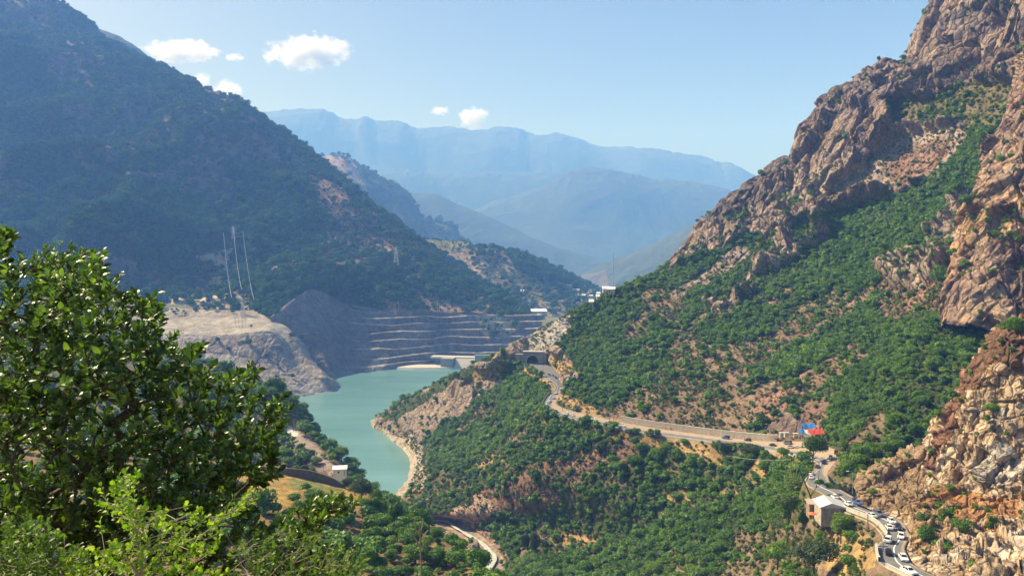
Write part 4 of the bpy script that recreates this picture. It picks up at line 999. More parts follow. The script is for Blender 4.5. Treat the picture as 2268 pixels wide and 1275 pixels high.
pole(1944, 1180, 22, 'short rusty post just behind the parapet gap', WOOD, .07, D=217, name='thin_pole')
pole(1751, 1060, 45, 'left one of two pale poles above the thicket under the road bend', r=.16, D=322)
pole(1765, 1056, 38, 'right one of two pale poles above the thicket under the road bend', r=.16, D=326)
pole(1193, 905, 34, 'left one of two dark poles at the outer side of the upper bend', CONC_D, .2, D=552)
pole(1201, 902, 18, 'short dark pole right beside the taller one at the upper bend', CONC_D, .15, D=552)
pole(1246, 918, 36, 'concrete pole at the road edge where the straight stretch begins', r=.22, D=525)
pole(1237, 848, 20, 'dark pole beside the road between bend and tunnel', CONC_D, .2, D=600)
pole(1203, 828, 20, 'thin pole on the valley side of the road just below the tunnel', CONC_D, .16, D=648)
pole(1231, 838, 16, 'thin pole on the hill side of the road below the tunnel', CONC_D, .14, D=622)
pole(1228, 912, 12, 'small post beside the black car at the upper bend', CONC_D, .14, D=540)
pole(1350, 940, 30, 'left concrete pole of the pair in front of the parked cars', r=.25, D=492)
pole(1359, 944, 36, 'right concrete pole of the pair in front of the parked cars', r=.25, D=488)
lamp(1704, 964, 26, 'pale street lamp at the right end of the stone retaining wall', D=410, s_=-1)
lamp(1888, 1092, 50, 'slender street lamp in front of the green slope above the blue truck', D=268, s_=-1)
lamp(1858, 1076, 46, 'slender street lamp among the shrubs beside the middle bend', D=292, s_=-1)
pole(2005, 1012, 12, 'small cream post on top of the dry rocky knoll', WHITE, .3, D=262, name='marker_post', cat='post')
def cable(name, pts, r, label, mat=STEEL, group=None):
    V_, F_ = tube(pts, r, 5); o = obj(name, V_ - pts[0], F_, mat, None, True, pts[0]); tag(o, label, 'cable', group)
def sagged(a, b, sag, n=24):
    t = np.linspace(0, 1, n)[:, None]; p = a * (1 - t) + b * t; p[:, 2] -= (4 * sag * t * (1 - t))[:, 0]; return p
cable('cable', sagged(P(1608, 1008, 352), P(1751, 1017, 322), 1.0), .07, 'pale cable strung from the left to the two poles under the bend')
# lattice pylons
def pylon(x, y, D, h, label, w=None, base=None, arms=3, r=.22):
    p = P(x, y, D) if base is None else base
    w = w or h * .14; parts = []
    def bar(a, b, rr=r): V_, F_ = tube([a, ((np.array(a) + np.array(b)) / 2), b], rr, 4); parts.append((V_, F_))
    lv = np.array([0, .2, .38, .54, .68, .8, .9, 1.]); ww = w * (1 - .86 * lv ** .8)
    cr = [(-1,-1),(1,-1),(1,1),(-1,1)]
    for k in range(len(lv) - 1):
        for c_ in range(4):
            a = (cr[c_][0]*ww[k], cr[c_][1]*ww[k], lv[k]*h); b_ = (cr[c_][0]*ww[k+1], cr[c_][1]*ww[k+1], lv[k+1]*h); d = cr[(c_+1) % 4]
            bar(a, b_); bar(a, (d[0]*ww[k+1], d[1]*ww[k+1], lv[k+1]*h), r*.6); bar(b_, (d[0]*ww[k], d[1]*ww[k], lv[k]*h), r*.6)
    e = empty('pylon', p); V_, F_ = join(parts); obj('lattice_mast', V_, F_, STEEL, e)
    for k in range(arms):
        z_ = h * (.72 + .11 * k); parts = []
        for s_ in (-1, 1): bar((0, 0, z_ + h*.04), (s_ * h * .17, 0, z_), r*.8); bar((0, 0, z_ - h*.01), (s_ * h * .17, 0, z_), r*.8)
        V_, F_ = join(parts); obj('crossarm', V_, F_, STEEL, e)
    tag(e, label, 'pylon'); return p
pylon(877, 592, 1660, 42, 'lattice pylon on the wooded flank of the big left mountain', base=gnd(877, 592), r=.3)
gA = gnd(517, 545); gB = gnd(538, 697)
pylon(517, 500, 1450, 40, 'faint lattice pylon high on the slope at the top of the three cables', base=gA, r=.2)
pylon(538, 697, 1300, 26, 'lattice pylon standing on the pale construction terrace', base=gB, r=.28)
for k, (x0, y0, x1, y1) in enumerate(((495, 515, 513, 658), (516, 500, 535, 640), (538, 512, 562, 662))):
    cable('power_line', sagged(P(x0, y0, 1400), P(x1, y1  , 1290), 14), .2, ('leftmost', 'middle', 'rightmost')[k] + ' of the three bright power lines in front of the dark mountain', WHITE)
for k, (x, hh) in enumerate(((875, 17), (883, 20), (969, 24), (973, 16), (989, 18), (1033, 14), (1070, 14), (1105, 16), (1142, 14))):
    p = gnd(x, 690); e = empty('thin_pole', p); V_, F_ = tube([(0,0,-1),(0,0,hh*.45),(0,0,hh*.9)], .38, 5); obj('post', V_, F_, CONC, e)
    obj('crossarm', *box(-1.6, 1.6, -.2, .2, hh*.9-1.6, hh*.9-1.1), CONC, e)
    tag(e, 'pale pole number %s from the left along the rim above the terraced cut' % ('one','two','three','four','five','six','seven','eight','nine')[k], 'pole', 'poles along the terrace rim')
for k, x in enumerate((522, 528, 537, 544)):
    p = gnd(x, 724); e = empty('site_mast', p); V_, F_ = tube([(0,0,-.5),(0,0,8),(0,0,17)], .3, 5); obj('post', V_, F_, STEEL, e); obj('crossarm', *box(-2.5, 2.5, -.2, .2, 14, 14.5), STEEL, e)
    tag(e, ('leftmost','second','third','rightmost')[k] + ' thin steel mast on the bright flat construction platform', 'mast', 'masts on the construction platform')
for k, x in enumerate((650, 653.5, 657, 661)):
    e = empty('standing_beam', P(x, 952 + k * 1.2, 508 - k * 3) - np.array([0, 0, 1.])); V_, F_ = tube([(0,0,0),(-.1,0,5),(-.2,0,9.2 - k*.3)], .22, 6); obj('post', V_, F_, (CONC_D, WOOD, CONC_D, WHITE)[k], e)
    tag(e, ('leftmost','second','third','rightmost')[k] + ' of four upright beams on the road bench above the lake', 'pole', 'upright beams above the lake')
# ---------------- buildings
def house(name, p, rz, w, d, h, rh, label, wall=WALLC, roof=ROOFW, gable=True, windows=2, door=True, ridge='x', over=.4, cat='building'):
    e = empty(name, p, rz)
    obj('wall', *box(-w/2, w/2, -d/2, d/2, -2.5, h), wall, e)
    o = over
    if gable and ridge == 'x':
        V = [(-w/2-o, -d/2-o, h), (w/2+o, -d/2-o, h), (w/2+o, d/2+o, h), (-w/2-o, d/2+o, h), (-w/2-o, 0, h+rh), (w/2+o, 0, h+rh)]; Fq = [(0,1,5,4),(2,3,4,5),(0,4,3),(1,2,5),(0,3,2,1)]
    elif gable:
        V = [(-w/2-o, -d/2-o, h), (w/2+o, -d/2-o, h), (w/2+o, d/2+o, h), (-w/2-o, d/2+o, h), (-w*.1, -d/2-o, h+rh), (-w*.1, d/2+o, h+rh)]; Fq = [(0,4,5,3),(4,1,2,5),(0,1,4),(3,5,2),(0,3,2,1)]
    else:
        V, Fq = box(-w/2-o, w/2+o, -d/2-o, d/2+o, h, h+.35); V = [(x, y, z + (rh if (y > 0) else 0)) for x, y, z in V]
    V = [(x, y, z + .02) for x, y, z in V]
    obj('roof', V, Fq, roof, e)
    for k in range(windows):
        x = -w/2 + w * (k + .6) / (windows + .5); s_ = w * .12 if w < 12 else 1.4
        f_ = obj('window', *box(x - s_/2 - .08, x + s_/2 + .08, -d/2 - .08, -d/2 - .01, h*.35, h*.8), WHITE, e); obj('pane', *box(x - s_/2, x + s_/2, -d/2 - .12, -d/2 - .085, h*.4, h*.76), GLASS, f_)
    if door: obj('door', *box(w/2 - w*.2, w/2 - w*.08, -d/2 - .1, -d/2 - .01, -.1, h*.72), STEEL, e)
    tag(e, label, cat); return e
sp0 = P(1838, 1138, 243)
house('shed', sp0 - np.array([0, 0, .3]), R(-6), 7.6, 7.5, 3.7, 1.5, 'roadside shed of grey blocks with a pale grey sheet roof', STONE, ROOFG, True, 0, False, 'y', .6)
house('shed_annex', P(1800, 1128, 250), R(-6), 3.2, 4, 2.2, .4, 'low brown lean-to left of the grey-roofed roadside shed', plain('mud_wall', (.3,.2,.15)), plain('dusty_roof', (.42,.33,.27)), False, 0, False)
e = obj('deck_slab', *box(0, 9.5, 0, 3.2, -.5, 0), CONC_D, None, False, P(1868, 1130, 240)); tag(e, 'flat grey concrete slab between the shed and the cream parapet', 'slab')
hb = P(753, 1049, 316)
house('hut', hb, R(10), 5.2, 3.4, 2.2, .5, 'small white hut with a bluish white roof above the lake', WHITE, ROOFW, False, 1, True)
# curved dark wall over the grassy hill
cw = np.array([P(x, y, D) for x, y, D in ((575,1046,300),(600,1049,299),(640,1053,298),(680,1057,298),(715,1066,297),(745,1078,297),(765,1090,296))]); cw = pchip(range(7), cw, np.linspace(0, 6, 50))
ch = np.interp(np.linspace(0, 6, 50), [0, 3, 5, 6], [2.6, 3.0, 2.8, 2.2])[:, None] * np.array([0, 0, 1.])
rg4 = np.stack([cw - [0,0,3], cw + ch, cw + ch + [0,.5,0], cw + [0,.5,-3]], 0)
e = grid_mesh('curved_wall', np.concatenate([rg4, rg4[:1]]) - cw[0], plain('dark_stone_wall', (.15,.125,.115), .95, .4, .9), smooth=False, kind=None); e.location = tuple(cw[0]); tag(e, 'long dark curved stone wall topping the grassy hill left of the white hut', 'wall')
# dam works
db_ = P(990, 806, 1330); db_[2] = 2
e = empty('intake_structure', db_, R(-10)); obj('block', *box(-10, 12, -6, 14, -6, 15), CONC_D, e); V, Fq = [(14,-10,-3),(58,-6,-3),(58,12,14),(14,10,14),(14,10,-3),(58,12,-3)], [(0,1,2,3),(0,3,4),(1,5,2),(3,2,5,4)]
obj('ramp', V, Fq, CONC, e); obj('deck', *box(-34, 80, 14.5, 34, 12, 15.2), CONC, e); tag(e, 'pale concrete intake block and ramp at the far end of the lake', 'dam structure')
p = P(1080, 796, 1310); e = empty('site_wall', p, R(-4)); obj('wall', *box(-22, 40, 0, 3, -6, 7), CONC_D, e); obj('coping', *box(-22.5, 40.5, -.5, 3.5, 7.02, 8), CONC, e); tag(e, 'long low grey site wall behind the rocky spur left of the tunnel', 'wall')
e = obj('shore_platform', [(-40,-12,-2),(-10,-18,-2),(60,-14,-2),(66,20,-2),(-38,22,-2),(-38,-9,2.4),(-10,-14,2.6),(58,-11,2.5),(64,20,3),(-36,22,3)], [(0,1,6,5),(1,2,7,6),(2,3,8,7),(3,4,9,8),(4,0,5,9),(5,6,7,8,9)], CONC, None, False, P(930, 812, 1330) * np.array([1,1,0])); tag(e, 'pale rubble platform at the water line under the terraced cut', 'platform')
# village
def gv(x, y): return gnd(x, y, 8)
p = gv(1192, 700); p = P(1187, 694, 1690)
house('long_shed', p, R(4), 46, 26, 5.5, 3.5, 'long shed with a bright white roof beyond the terraced cut', WALLC, ROOFW, False, 5, True, over=1, cat='shed')
house('red_house', P(1186, 702, 1640), 0, 18, 10, 5, 2, 'small reddish house just under the long white roof', plain('red_wall', (.45,.2,.14)), ROOFW, True, 2)
VL = [(1251,637,14,6,'uppermost little pale house of the hazy village','w'),(1261,631,9,5,'small pinkish tower house at the upper left of the village','r'),(1275,642,15,6,'white-roofed village house left of the long hall','w'),(1318,646,27,7,'long white-roofed hall at the middle of the village','w'),
      (1325,637,14,6,'grey village house behind the long white-roofed hall','g'),(1341,650,14,8,'cream village block at the right end by the slope','c'),(1306,654,15,5,'low white house in front of the long hall','w'),(1288,653,16,5,'low cream house in the lower row of the village','c'),(1271,651,11,5,'small cream hut left of the lower village row','c'),
      (1151,643,20,5,'lone cream farmhouse on the hillside left of the village','c'),(1310,674,9,5,'small white house just above the green slope edge','w'),(1354,648,15,6,'beige village house cut off by the green slope','c'),(1322,656,6,4,'tiny white kiosk below the village hall','w')]
for x, y, wpx, hh, lab, k in VL:
    p = gv(x, y + 4); w = wpx / F * p[1]
    house('village_house', p + np.array([0, 0, -.5]), R(random.uniform(-12, 12)), w, w * .6 + 4, hh, 2.2, lab, {'r': plain('pink_wall', (.45,.3,.25)), 'g': CONC_D}.get(k, WALLC), ROOFG if k == 'g' else ROOFW, True, 2, False, over=.6)
p = gv(1356, 655); p[1] -= 5; e = empty('mast', p); V_, F_ = tube([(0,0,-3),(0,0,20),(0,0,42)], .28, 5); obj('post', V_, F_, STEEL, e); obj('crossarm', *box(-1.2,1.2,-.2,.2,36,36.6), STEEL, e); tag(e, 'tall thin radio mast above the hazy village', 'mast')
# ---------------- tarpaulin shelters at the bend
def tarp(name, p, w, d, h, mats, label, slope=.8, rz=0):
    e = empty(name, p, rz); nx = 14
    for k, (m_, a, b_) in enumerate(mats):
        xs = np.linspace(a, b_, nx); ys = np.linspace(-d/2, d/2, 8); X, Y = np.meshgrid(xs * w - w/2, ys)
        Zz = h + slope * (Y / d + .5) + .18 * np.sin(X * 2.3) * np.cos(Y * 1.1) - .25 * np.cos(np.pi * X / w * 2) + .1 * np.sin(Y * 5)
        g_ = np.stack([X, Y, Zz], 2); o = grid_mesh('canopy', np.concatenate([g_, (g_ - [0, 0, .05])[::-1]]), m_, kind=None, parent=e)
    for sx in (-1, 1):
        for sy in (-1, 1): obj('post', *box(sx*(w/2-.2)-.07, sx*(w/2-.2)+.07, sy*(d/2-.2)-.07, sy*(d/2-.2)+.07, -.5, h + (slope if sy > 0 else 0) - .1), STEEL, e)
    tag(e, label, 'shelter'); return e
BLUE = plain('blue_tarp', (.03, .16, .48), .6, .2, 1); REDT = plain('red_tarp', (.50, .05, .035), .6, .2, 1); ORNG = plain('orange_cloth', (.75, .16, .06), .7, .2, 1)
tarp('tarpaulin_shelter', P(1791, 958, 386), 6.6, 3.4, 3.0, [(BLUE, 0, 1)], 'bright blue tarpaulin shelter below the reddish rock', 1.4)
tarp('tarpaulin_shelter', P(1797, 970, 372), 11.5, 4.0, 2.5, [(BLUE, 0, .22), (plain('pale_tarp', (.5,.5,.5)), .22, .40), (REDT, .40, 1)], 'red and white striped tarpaulin shelter at the road bend', 1.5)
for k, (x, y, m_, lab) in enumerate(((1732, 967, CONC, 'pale block kiosk at the left of the roadside stalls'), (1742, 967, WALLC, 'narrow cream kiosk between the pale block and the stalls'), (1762, 969, WOOD, 'low wooden fruit counter in front of the shelters'))):
    p = P(x, y, 392 - k * 4); e = empty('roadside_stall', p); obj('counter', *box(-1.1, 1.1, -.8, .8, -.3, 1.7 - .6 * (k == 2)), m_, e); obj('roof', *box(-1.3, 1.3, -1, 1, 2.2, 2.35), ROOFG, e)
    obj('post', *jn([box(sx-.05, sx+.05, -.9, -.8, -.3, 2.2) for sx in (-1.2, 1.1)]), STEEL, e); tag(e, lab, 'stall')
for k, (x, y, D) in enumerate(((1831, 998, 338), (1852, 1008, 330))):
    e = empty('barrier_sign', P(x, y, D)); obj('panel', *box(-.8, .8, -.05, .05, .5, 2.4), plain('red_panel', (.45,.04,.04)), e); obj('frame', *jn([box(-.85, -.75, .06, .12, -.4, 2.45), box(.75, .85, .06, .12, -.4, 2.45)]), STEEL, e)
    tag(e, ('left', 'right')[k] + ' dull red roadside panel above the queue at the bend', 'sign')
e = empty('parasol', P(1799, 1150, 236)); obj('pole', *box(-.03, .03, -.03, .03, -.5, 2.3), WHITE, e)
V = [(0, 0, 2.5)] + [(1.5*math.cos(k*math.pi/4), 1.5*math.sin(k*math.pi/4), 1.9) for k in range(8)]; obj('canopy', V, [(0, 1 + k, 1 + (k+1) % 8) for k in range(8)], ORNG, e); tag(e, 'orange parasol below the shed on the left', 'parasol')
# excavator on the platform
p = gnd(556, 722); e = empty('excavator', p, R(20)); XM = plain('excavator_paint', (.35,.25,.08))
obj('track', *jn([box(-2.2, 2.2, -1.8, -1.1, 0, .9), box(-2.2, 2.2, 1.1, 1.8, 0, .9)]), DARK, e); obj('body', *jn([box(-2.2, 1.4, -1.3, 1.3, .95, 2.2)]), XM, e); obj('cab', *box(.2, 1.4, -1.25, -.2, 2.22, 3.3), GLASS, e)
V_, F_ = tube([(1.2,0,1.6),(3.6,0,4.2),(5.6,0,2.6),(6.0,0,.8)], [.35,.3,.25,.3], 4); obj('arm', V_, F_, XM, e); tag(e, 'small excavator parked on the bright construction platform', 'excavator')
# ------------------------------------------------------------------ cars
def paintm(name, c, metal=0.): 
    m = plain(name, c, .28, .05, .3, .5, metal=metal); m.node_tree.nodes['Principled BSDF'].inputs['Coat Weight'].default_value = .5; return m
PAINTS = {'white': paintm('white_car_paint', (.80,.80,.79)), 'black': paintm('black_car_paint', (.012,.012,.014)), 'grey': paintm('grey_car_paint', (.12,.13,.15)), 'silver': paintm('silver_car_paint', (.45,.47,.5), .3),
          'red': paintm('dark_red_car_paint', (.10,.02,.02)), 'blue': paintm('blue_car_paint', (.03,.14,.45))}
TYRE = plain('tyre_rubber', (.02,.02,.02), .9); RIM = plain('wheel_rim', (.4,.4,.42), .4, spec=.5); LAMP = plain('lamp_lens', (.75,.75,.7), .15); TAIL = plain('tail_lens', (.35,.02,.02), .2)
def loftx(prof, ys, ins):
    """side profile (x,z) polygon lofted across y with inset toward the sides"""
    prof = np.array(prof, float); c = prof.mean(0); n = len(prof); V = []; Fq = []
    for y, k in zip(ys, ins):
        q_ = c + (prof - c) * np.array([1 - k * .5, 1 - k]); V += [(x, y, z) for x, z in q_]
    for s_ in range(len(ys) - 1):
        for k in range(n): a = s_ * n + k; b_ = s_ * n + (k + 1) % n; Fq.append((a, b_, b_ + n, a + n))
    Fq += [tuple(range(n))[::-1], tuple(range((len(ys) - 1) * n, len(ys) * n))]
    return V, Fq
def mk(name, VF, mat, smooth=False):
    me = bpy.data.meshes.new(name); me.from_pydata([tuple(v) for v in VF[0]], [], [tuple(f) for f in VF[1]]); me.materials.append(mat); me.update()
    import bmesh
    bm = bmesh.new(); bm.from_mesh(me); bmesh.ops.recalc_face_normals(bm, faces=bm.faces); bm.to_mesh(me); bm.free()
    return me
KINDS = {  # body side profile (front = +x), glasshouse base, glasshouse roof, half width, wheelbase
 'sedan': ([(-2.2,.35),(2.15,.3),(2.25,.5),(2.2,.72),(1.2,.92),(-1.45,.98),(-2.2,.9),(-2.28,.6)], (-1.55,1.05,.93), (-.95,.35,1.42), .84, 1.3),
 'hatchback': ([(-1.9,.35),(1.95,.3),(2.02,.5),(1.95,.78),(1.1,.98),(-1.75,1.02),(-1.95,.9),(-1.98,.6)], (-1.8,1.0,.97), (-1.45,.3,1.5), .82, 1.2),
 'estate': ([(-2.3,.4),(2.2,.38),(2.3,.6),(2.25,.95),(1.2,1.12),(-2.2,1.15),(-2.32,1.0),(-2.35,.6)], (-2.2,1.1,1.1), (-1.95,.45,1.75), .9, 1.35),
 'van': ([(-2.4,.4),(2.2,.38),(2.35,.6),(2.3,1.0),(1.7,1.25),(-2.35,1.3),(-2.4,1.0),(-2.42,.6)], (-2.35,1.75,1.25), (-2.2,.9,2.05), .92, 1.4),
 'pickup': ([(-2.5,.45),(2.25,.4),(2.35,.65),(2.3,1.0),(1.4,1.15),(-2.45,1.12),(-2.5,1.0),(-2.52,.6)], (-.3,1.3,1.13), (-.1,.6,1.75), .88, 1.5)}
def wheelmesh(r=.33, w=.22, n=14):
    V = []; Fq = []
    for y, rr in ((-w/2, r*.85), (-w/2, r), (w/2, r), (w/2, r*.85)):
        V += [(rr*math.cos(2*math.pi*k/n), y, rr*math.sin(2*math.pi*k/n)) for k in range(n)]
    for s_ in range(3): Fq += [(s_*n+k, s_*n+(k+1)%n, (s_+1)*n+(k+1)%n, (s_+1)*n+k) for k in range(n)]
    Fq += [tuple(range(n))[::-1], tuple(range(3*n, 4*n))]; return V, Fq
def rimmesh(r=.2, w=.25, n=10):
    V = [(r*math.cos(2*math.pi*k/n), s_*w/2, r*math.sin(2*math.pi*k/n)) for s_ in (-1, 1) for k in range(n)]
    return V, [(k, (k+1)%n, n+(k+1)%n, n+k) for k in range(n)] + [tuple(range(n))[::-1], tuple(range(n, 2*n))]
WM, RM = mk('wheel', wheelmesh(), TYRE), mk('rim', rimmesh(), RIM)
MESHES = {}
def car_meshes(kind, colr):
    if (kind, colr) in MESHES: return MESHES[kind, colr]
    prof, gb, gr, hw, wb = KINDS[kind]; L = []
    m_ = PAINTS[colr]
    body = loftx(prof, (-hw, -hw+.1, -hw+.3, hw-.3, hw-.1, hw), (.22, .06, 0, 0, .06, .22))
    L.append(('body', mk('body', body, m_), (0,0,0)))
    x0, x1, zb = gb; a0, a1, zt = gr; gw, rw = hw - .1, hw - .27
    gl = [(x0,-gw,zb-.04),(x1,-gw,zb-.04),(x1,gw,zb-.04),(x0,gw,zb-.04),(a0,-rw,zt),(a1,-rw,zt),(a1,rw,zt),(a0,rw,zt)]
    L.append(('window', mk('window', (gl, [(0,3,2,1),(4,5,6,7),(0,1,5,4),(1,2,6,5),(2,3,7,6),(3,0,4,7)]), GLASS), (0,0,0)))
    e_ = .05; rf = [(a0-e_,-rw-.02,zt+.01),(a1+e_,-rw-.02,zt+.01),(a1+e_,rw+.02,zt+.01),(a0-e_,rw+.02,zt+.01),(a0+.1,-rw+.12,zt+.07),(a1-.15,-rw+.12,zt+.07),(a1-.15,rw-.12,zt+.07),(a0+.1,rw-.12,zt+.07)]
    rp_ = [(rf, [(0,3,2,1),(4,5,6,7),(0,1,5,4),(1,2,6,5),(2,3,7,6),(3,0,4,7)])]
    for sy in (-1, 1):          # pillars
        for (xa, xb) in ((x0, a0), (x1, a1), ((x0+x1)/2-.1, (a0+a1)/2-.1)):
            rp_.append(tuple(np.array(q_).tolist() if i == 0 else q_ for i, q_ in enumerate(( [(xa-.06,sy*(gw+.01),zb-.03),(xa+.06,sy*(gw+.01),zb-.03),(xa+.06,sy*(gw-.05),zb-.03),(xa-.06,sy*(gw-.05),zb-.03),(xb-.05,sy*(rw+.015),zt),(xb+.05,sy*(rw+.015),zt),(xb+.05,sy*(rw-.05),zt),(xb-.05,sy*(rw-.05),zt)], [(0,3,2,1),(4,5,6,7),(0,1,5,4),(1,2,6,5),(2,3,7,6),(3,0,4,7)]))))
    L.append(('roof', mk('roof', jn(rp_), m_), (0,0,0)))
    xf = max(p_[0] for p_ in prof); xr = min(p_[0] for p_ in prof); zh = prof[2][1] + .08
    for sy in (-1, 1):
        L.append(('headlight', mk('headlight', box(xf-.12, xf+.015, sy*(hw-.3)-.16, sy*(hw-.3)+.16, zh, zh+.15), LAMP), (0,0,0)))
        L.append(('tail_light', mk('tail_light', box(xr-.015, xr+.1, sy*(hw-.28)-.14, sy*(hw-.28)+.14, zh+.05, zh+.22), TAIL), (0,0,0)))
    for xs in (wb, -wb):
        for sy in (-1, 1): L.append(('wheel', WM, (xs, sy*(hw-.12), .33)))
    if kind == 'pickup': L.append(('cargo_bed', mk('cargo_bed', jn([box(-2.45,-.4,-hw+.02,-hw+.08,1.1,1.45), box(-2.45,-.4,hw-.08,hw-.02,1.1,1.45), box(-2.48,-2.4,-hw+.02,hw-.02,1.1,1.45), box(-2.35,-.5,-hw+.1,hw-.1,1.12,1.95)]), PAINTS['blue'] if colr != 'blue' else plain('dark_tarpaulin', (.02,.03,.05))), (0,0,0)))
    MESHES[kind, colr] = L; return L
CQ = np.linspace(0, 23, 700); CF = np.linspace(.02, .98, 40)
_o, _i = pchip(TS, OUT, CQ), pchip(TS, INN, CQ); RGD = _o[:, None] * (1 - CF[None, :, None]) + _i[:, None] * CF[None, :, None]
_rx, _ry = proj(RGD.reshape(-1, 3))
def car(kind, colr, x, y, flip, label, group='cars queuing on the mountain road', rot=0):
    k = int(np.argmin(np.hypot(_rx - x, _ry - y))); a, b_ = divmod(k, 40)
    p = RGD[a, b_]; t2 = RGD[min(a + 6, 699), b_] - RGD[max(a - 6, 0), b_]; rz = math.atan2(t2[1], t2[0]) + (math.pi if flip else 0) + rot
    e = empty({'sedan': 'sedan_car', 'hatchback': 'hatchback_car', 'estate': 'estate_car', 'van': 'parked_van', 'pickup': 'pickup_truck'}[kind], p + np.array([0, 0, .02]), rz)
    sl_ = math.atan2(t2[2], np.hypot(t2[0], t2[1])); e.rotation_euler = (0, -sl_ * (-1 if flip else 1), rz)
    for nm, me, loc in car_meshes(kind, colr):
        o = bpy.data.objects.new(nm, me); o.location = loc; COL.objects.link(o); o.parent = e
        if nm == 'wheel': r_ = bpy.data.objects.new('rim', RM); COL.objects.link(r_); r_.parent = o
    tag(e, label, {'pickup': 'pickup', 'van': 'van'}.get(kind, 'car'), group)
for a in (  # kind, colour, pixel of the wheels, faces down the road (towards the viewer) or away
 ('sedan','white',2013,1268,0,'lowest white sedan on the road, at the bottom edge of the picture'),
 ('sedan','white',2001,1239,0,'second white sedan from the bottom, hugging the cliff side of the road'),
 ('hatchback','black',1969,1227,1,'black hatchback between two white cars below the sharp bend'),
 ('estate','white',1968,1200,1,'tall white estate car just below the parapet corner of the sharp bend'),
 ('sedan','white',1997,1191,0,'white car close to the cliff, right of the tall white estate car'),
 ('sedan','black',1989,1171,0,'low black sedan on the cliff side at the top of the sharp bend'),
 ('sedan','white',1969,1171,1,'white sedan beside the low black sedan at the top of the sharp bend'),
 ('hatchback','white',1975,1158,0,'white hatchback just above the low black sedan'),
 ('estate','grey',1946,1143,0,'dark grey estate car on the cliff side past the blue truck'),
 ('sedan','white',1931,1145,1,'white sedan next to the dark grey estate car'),
 ('pickup','blue',1900,1118,0,'blue pickup truck with a dark load beside the rocky foot of the cliff'),
 ('sedan','white',1880,1119,1,'white sedan right of the shed roof, left of the blue truck'),
 ('sedan','white',1849,1103,1,'white sedan just behind the shed roof ridge'),
 ('sedan','white',1810,1069,1,'lower white car half hidden by the tree at the middle bend'),
 ('sedan','white',1797,1060,1,'middle white car half hidden by the tree at the middle bend'),
 ('sedan','white',1797,1051,1,'upper white car half hidden by the tree at the middle bend'),
 ('sedan','red',1811,1036,1,'dark red car behind the bare parapet of the middle bend'),
 ('sedan','black',1826,1027,1,'black car between the dark red car and two white cars'),
 ('sedan','white',1835,1021,1,'front one of two white cars under the red panels'),
 ('sedan','white',1840,1014,1,'rear one of two white cars under the red panels'),
 ('sedan','silver',1752,992,0,'silver sedan on the open gravel at the bend'),
 ('van','grey',1746,984,1,'dark grey van with a pale roof turning at the open gravel bend'),
 ('sedan','black',1712,987,0,'black car with white roof edge at the end of the stone retaining wall'),
 ('pickup','blue',1605,971,1,'bright blue box-loaded truck in front of the long stone retaining wall'),
 ('hatchback','black',1656,976,1,'small dark car in front of the right part of the stone retaining wall'),
 ('hatchback','white',1380,944,0,'white hatchback at the left end of the stone retaining wall'),
 ('sedan','black',1355,937,0,'black sedan behind the pair of concrete poles'),
 ('sedan','silver',1342,938,1,'silver sedan just left of the pair of concrete poles'),
 ('sedan','white',1317,930,1,'white sedan right of the parked pickup on the straight road'),
 ('pickup','white',1306,929,0,'white pickup with a dark load on the straight road'),
 ('sedan','white',1267,920,1,'right one of two white cars at the start of the straight road'),
 ('hatchback','white',1254,917,1,'left one of two white cars at the start of the straight road'),
 ('sedan','black',1232,912,0,'black sedan alone in the outer curve of the upper bend'),
 ('sedan','white',1210,898,1,'lowest of five white cars climbing the upper bend'),
 ('sedan','white',1217,890,1,'second lowest of five white cars climbing the upper bend'),
 ('hatchback','white',1226,882,1,'middle one of five white cars climbing the upper bend'),
 ('sedan','white',1232,871,1,'second highest of five white cars climbing the upper bend'),
 ('hatchback','white',1242,864,1,'highest of five white cars climbing the upper bend'),
 ('sedan','white',1240,841,1,'white car in the file of dark cars between the bend and the tunnel'),
 ('sedan','black',1231,837,0,'black car nearest the white one between the bend and the tunnel'),
 ('hatchback','grey',1225,833,0,'grey car second of the three dark ones below the tunnel'),
 ('sedan','black',1216,831,0,'black car nearest the tunnel of the three dark ones'),
 ('sedan','white',1190,821,1,'single white car just outside the tunnel mouth')):
    car(*a)
# ------------------------------------------------------------------ trees that stand out
def tree(name, x, y, wpx, hpx, label, nl=4200, leaf=.028, seed=0, cat='tree', D=None, mat=None, sink=.3, stem=0):
    p = gnd(x, y) if D is None else P(x, y, D); w = wpx / F * p[1]; h = hpx / F * p[1]
    e = empty(name, p - np.array([0, 0, sink])); 
    c = bpy.data.objects.new('crown', crown_mesh('crown', nl, 300 + seed, leaf, mat or LEAF_A, 10)); COL.objects.link(c); c.parent = e; c.scale = (w * 1.05, w, h * (1 - stem)); c.location = (0, 0, h * stem)
    t = bpy.data.objects.new('trunk', trunk_mesh('trunk', 40 + seed)); COL.objects.link(t); t.parent = e; t.scale = (w * .8, w * .8, h)
    tag(e, label, cat); return e
LEAF_D = leaf_mat('dark_tree_leaves', [(.022, .045, .018), (.035, .065, .022), (.05, .085, .028), (.09, .115, .045)])
LEAF_Y = leaf_mat('light_tree_leaves', [(.07, .12, .025), (.11, .17, .035), (.16, .22, .05)])
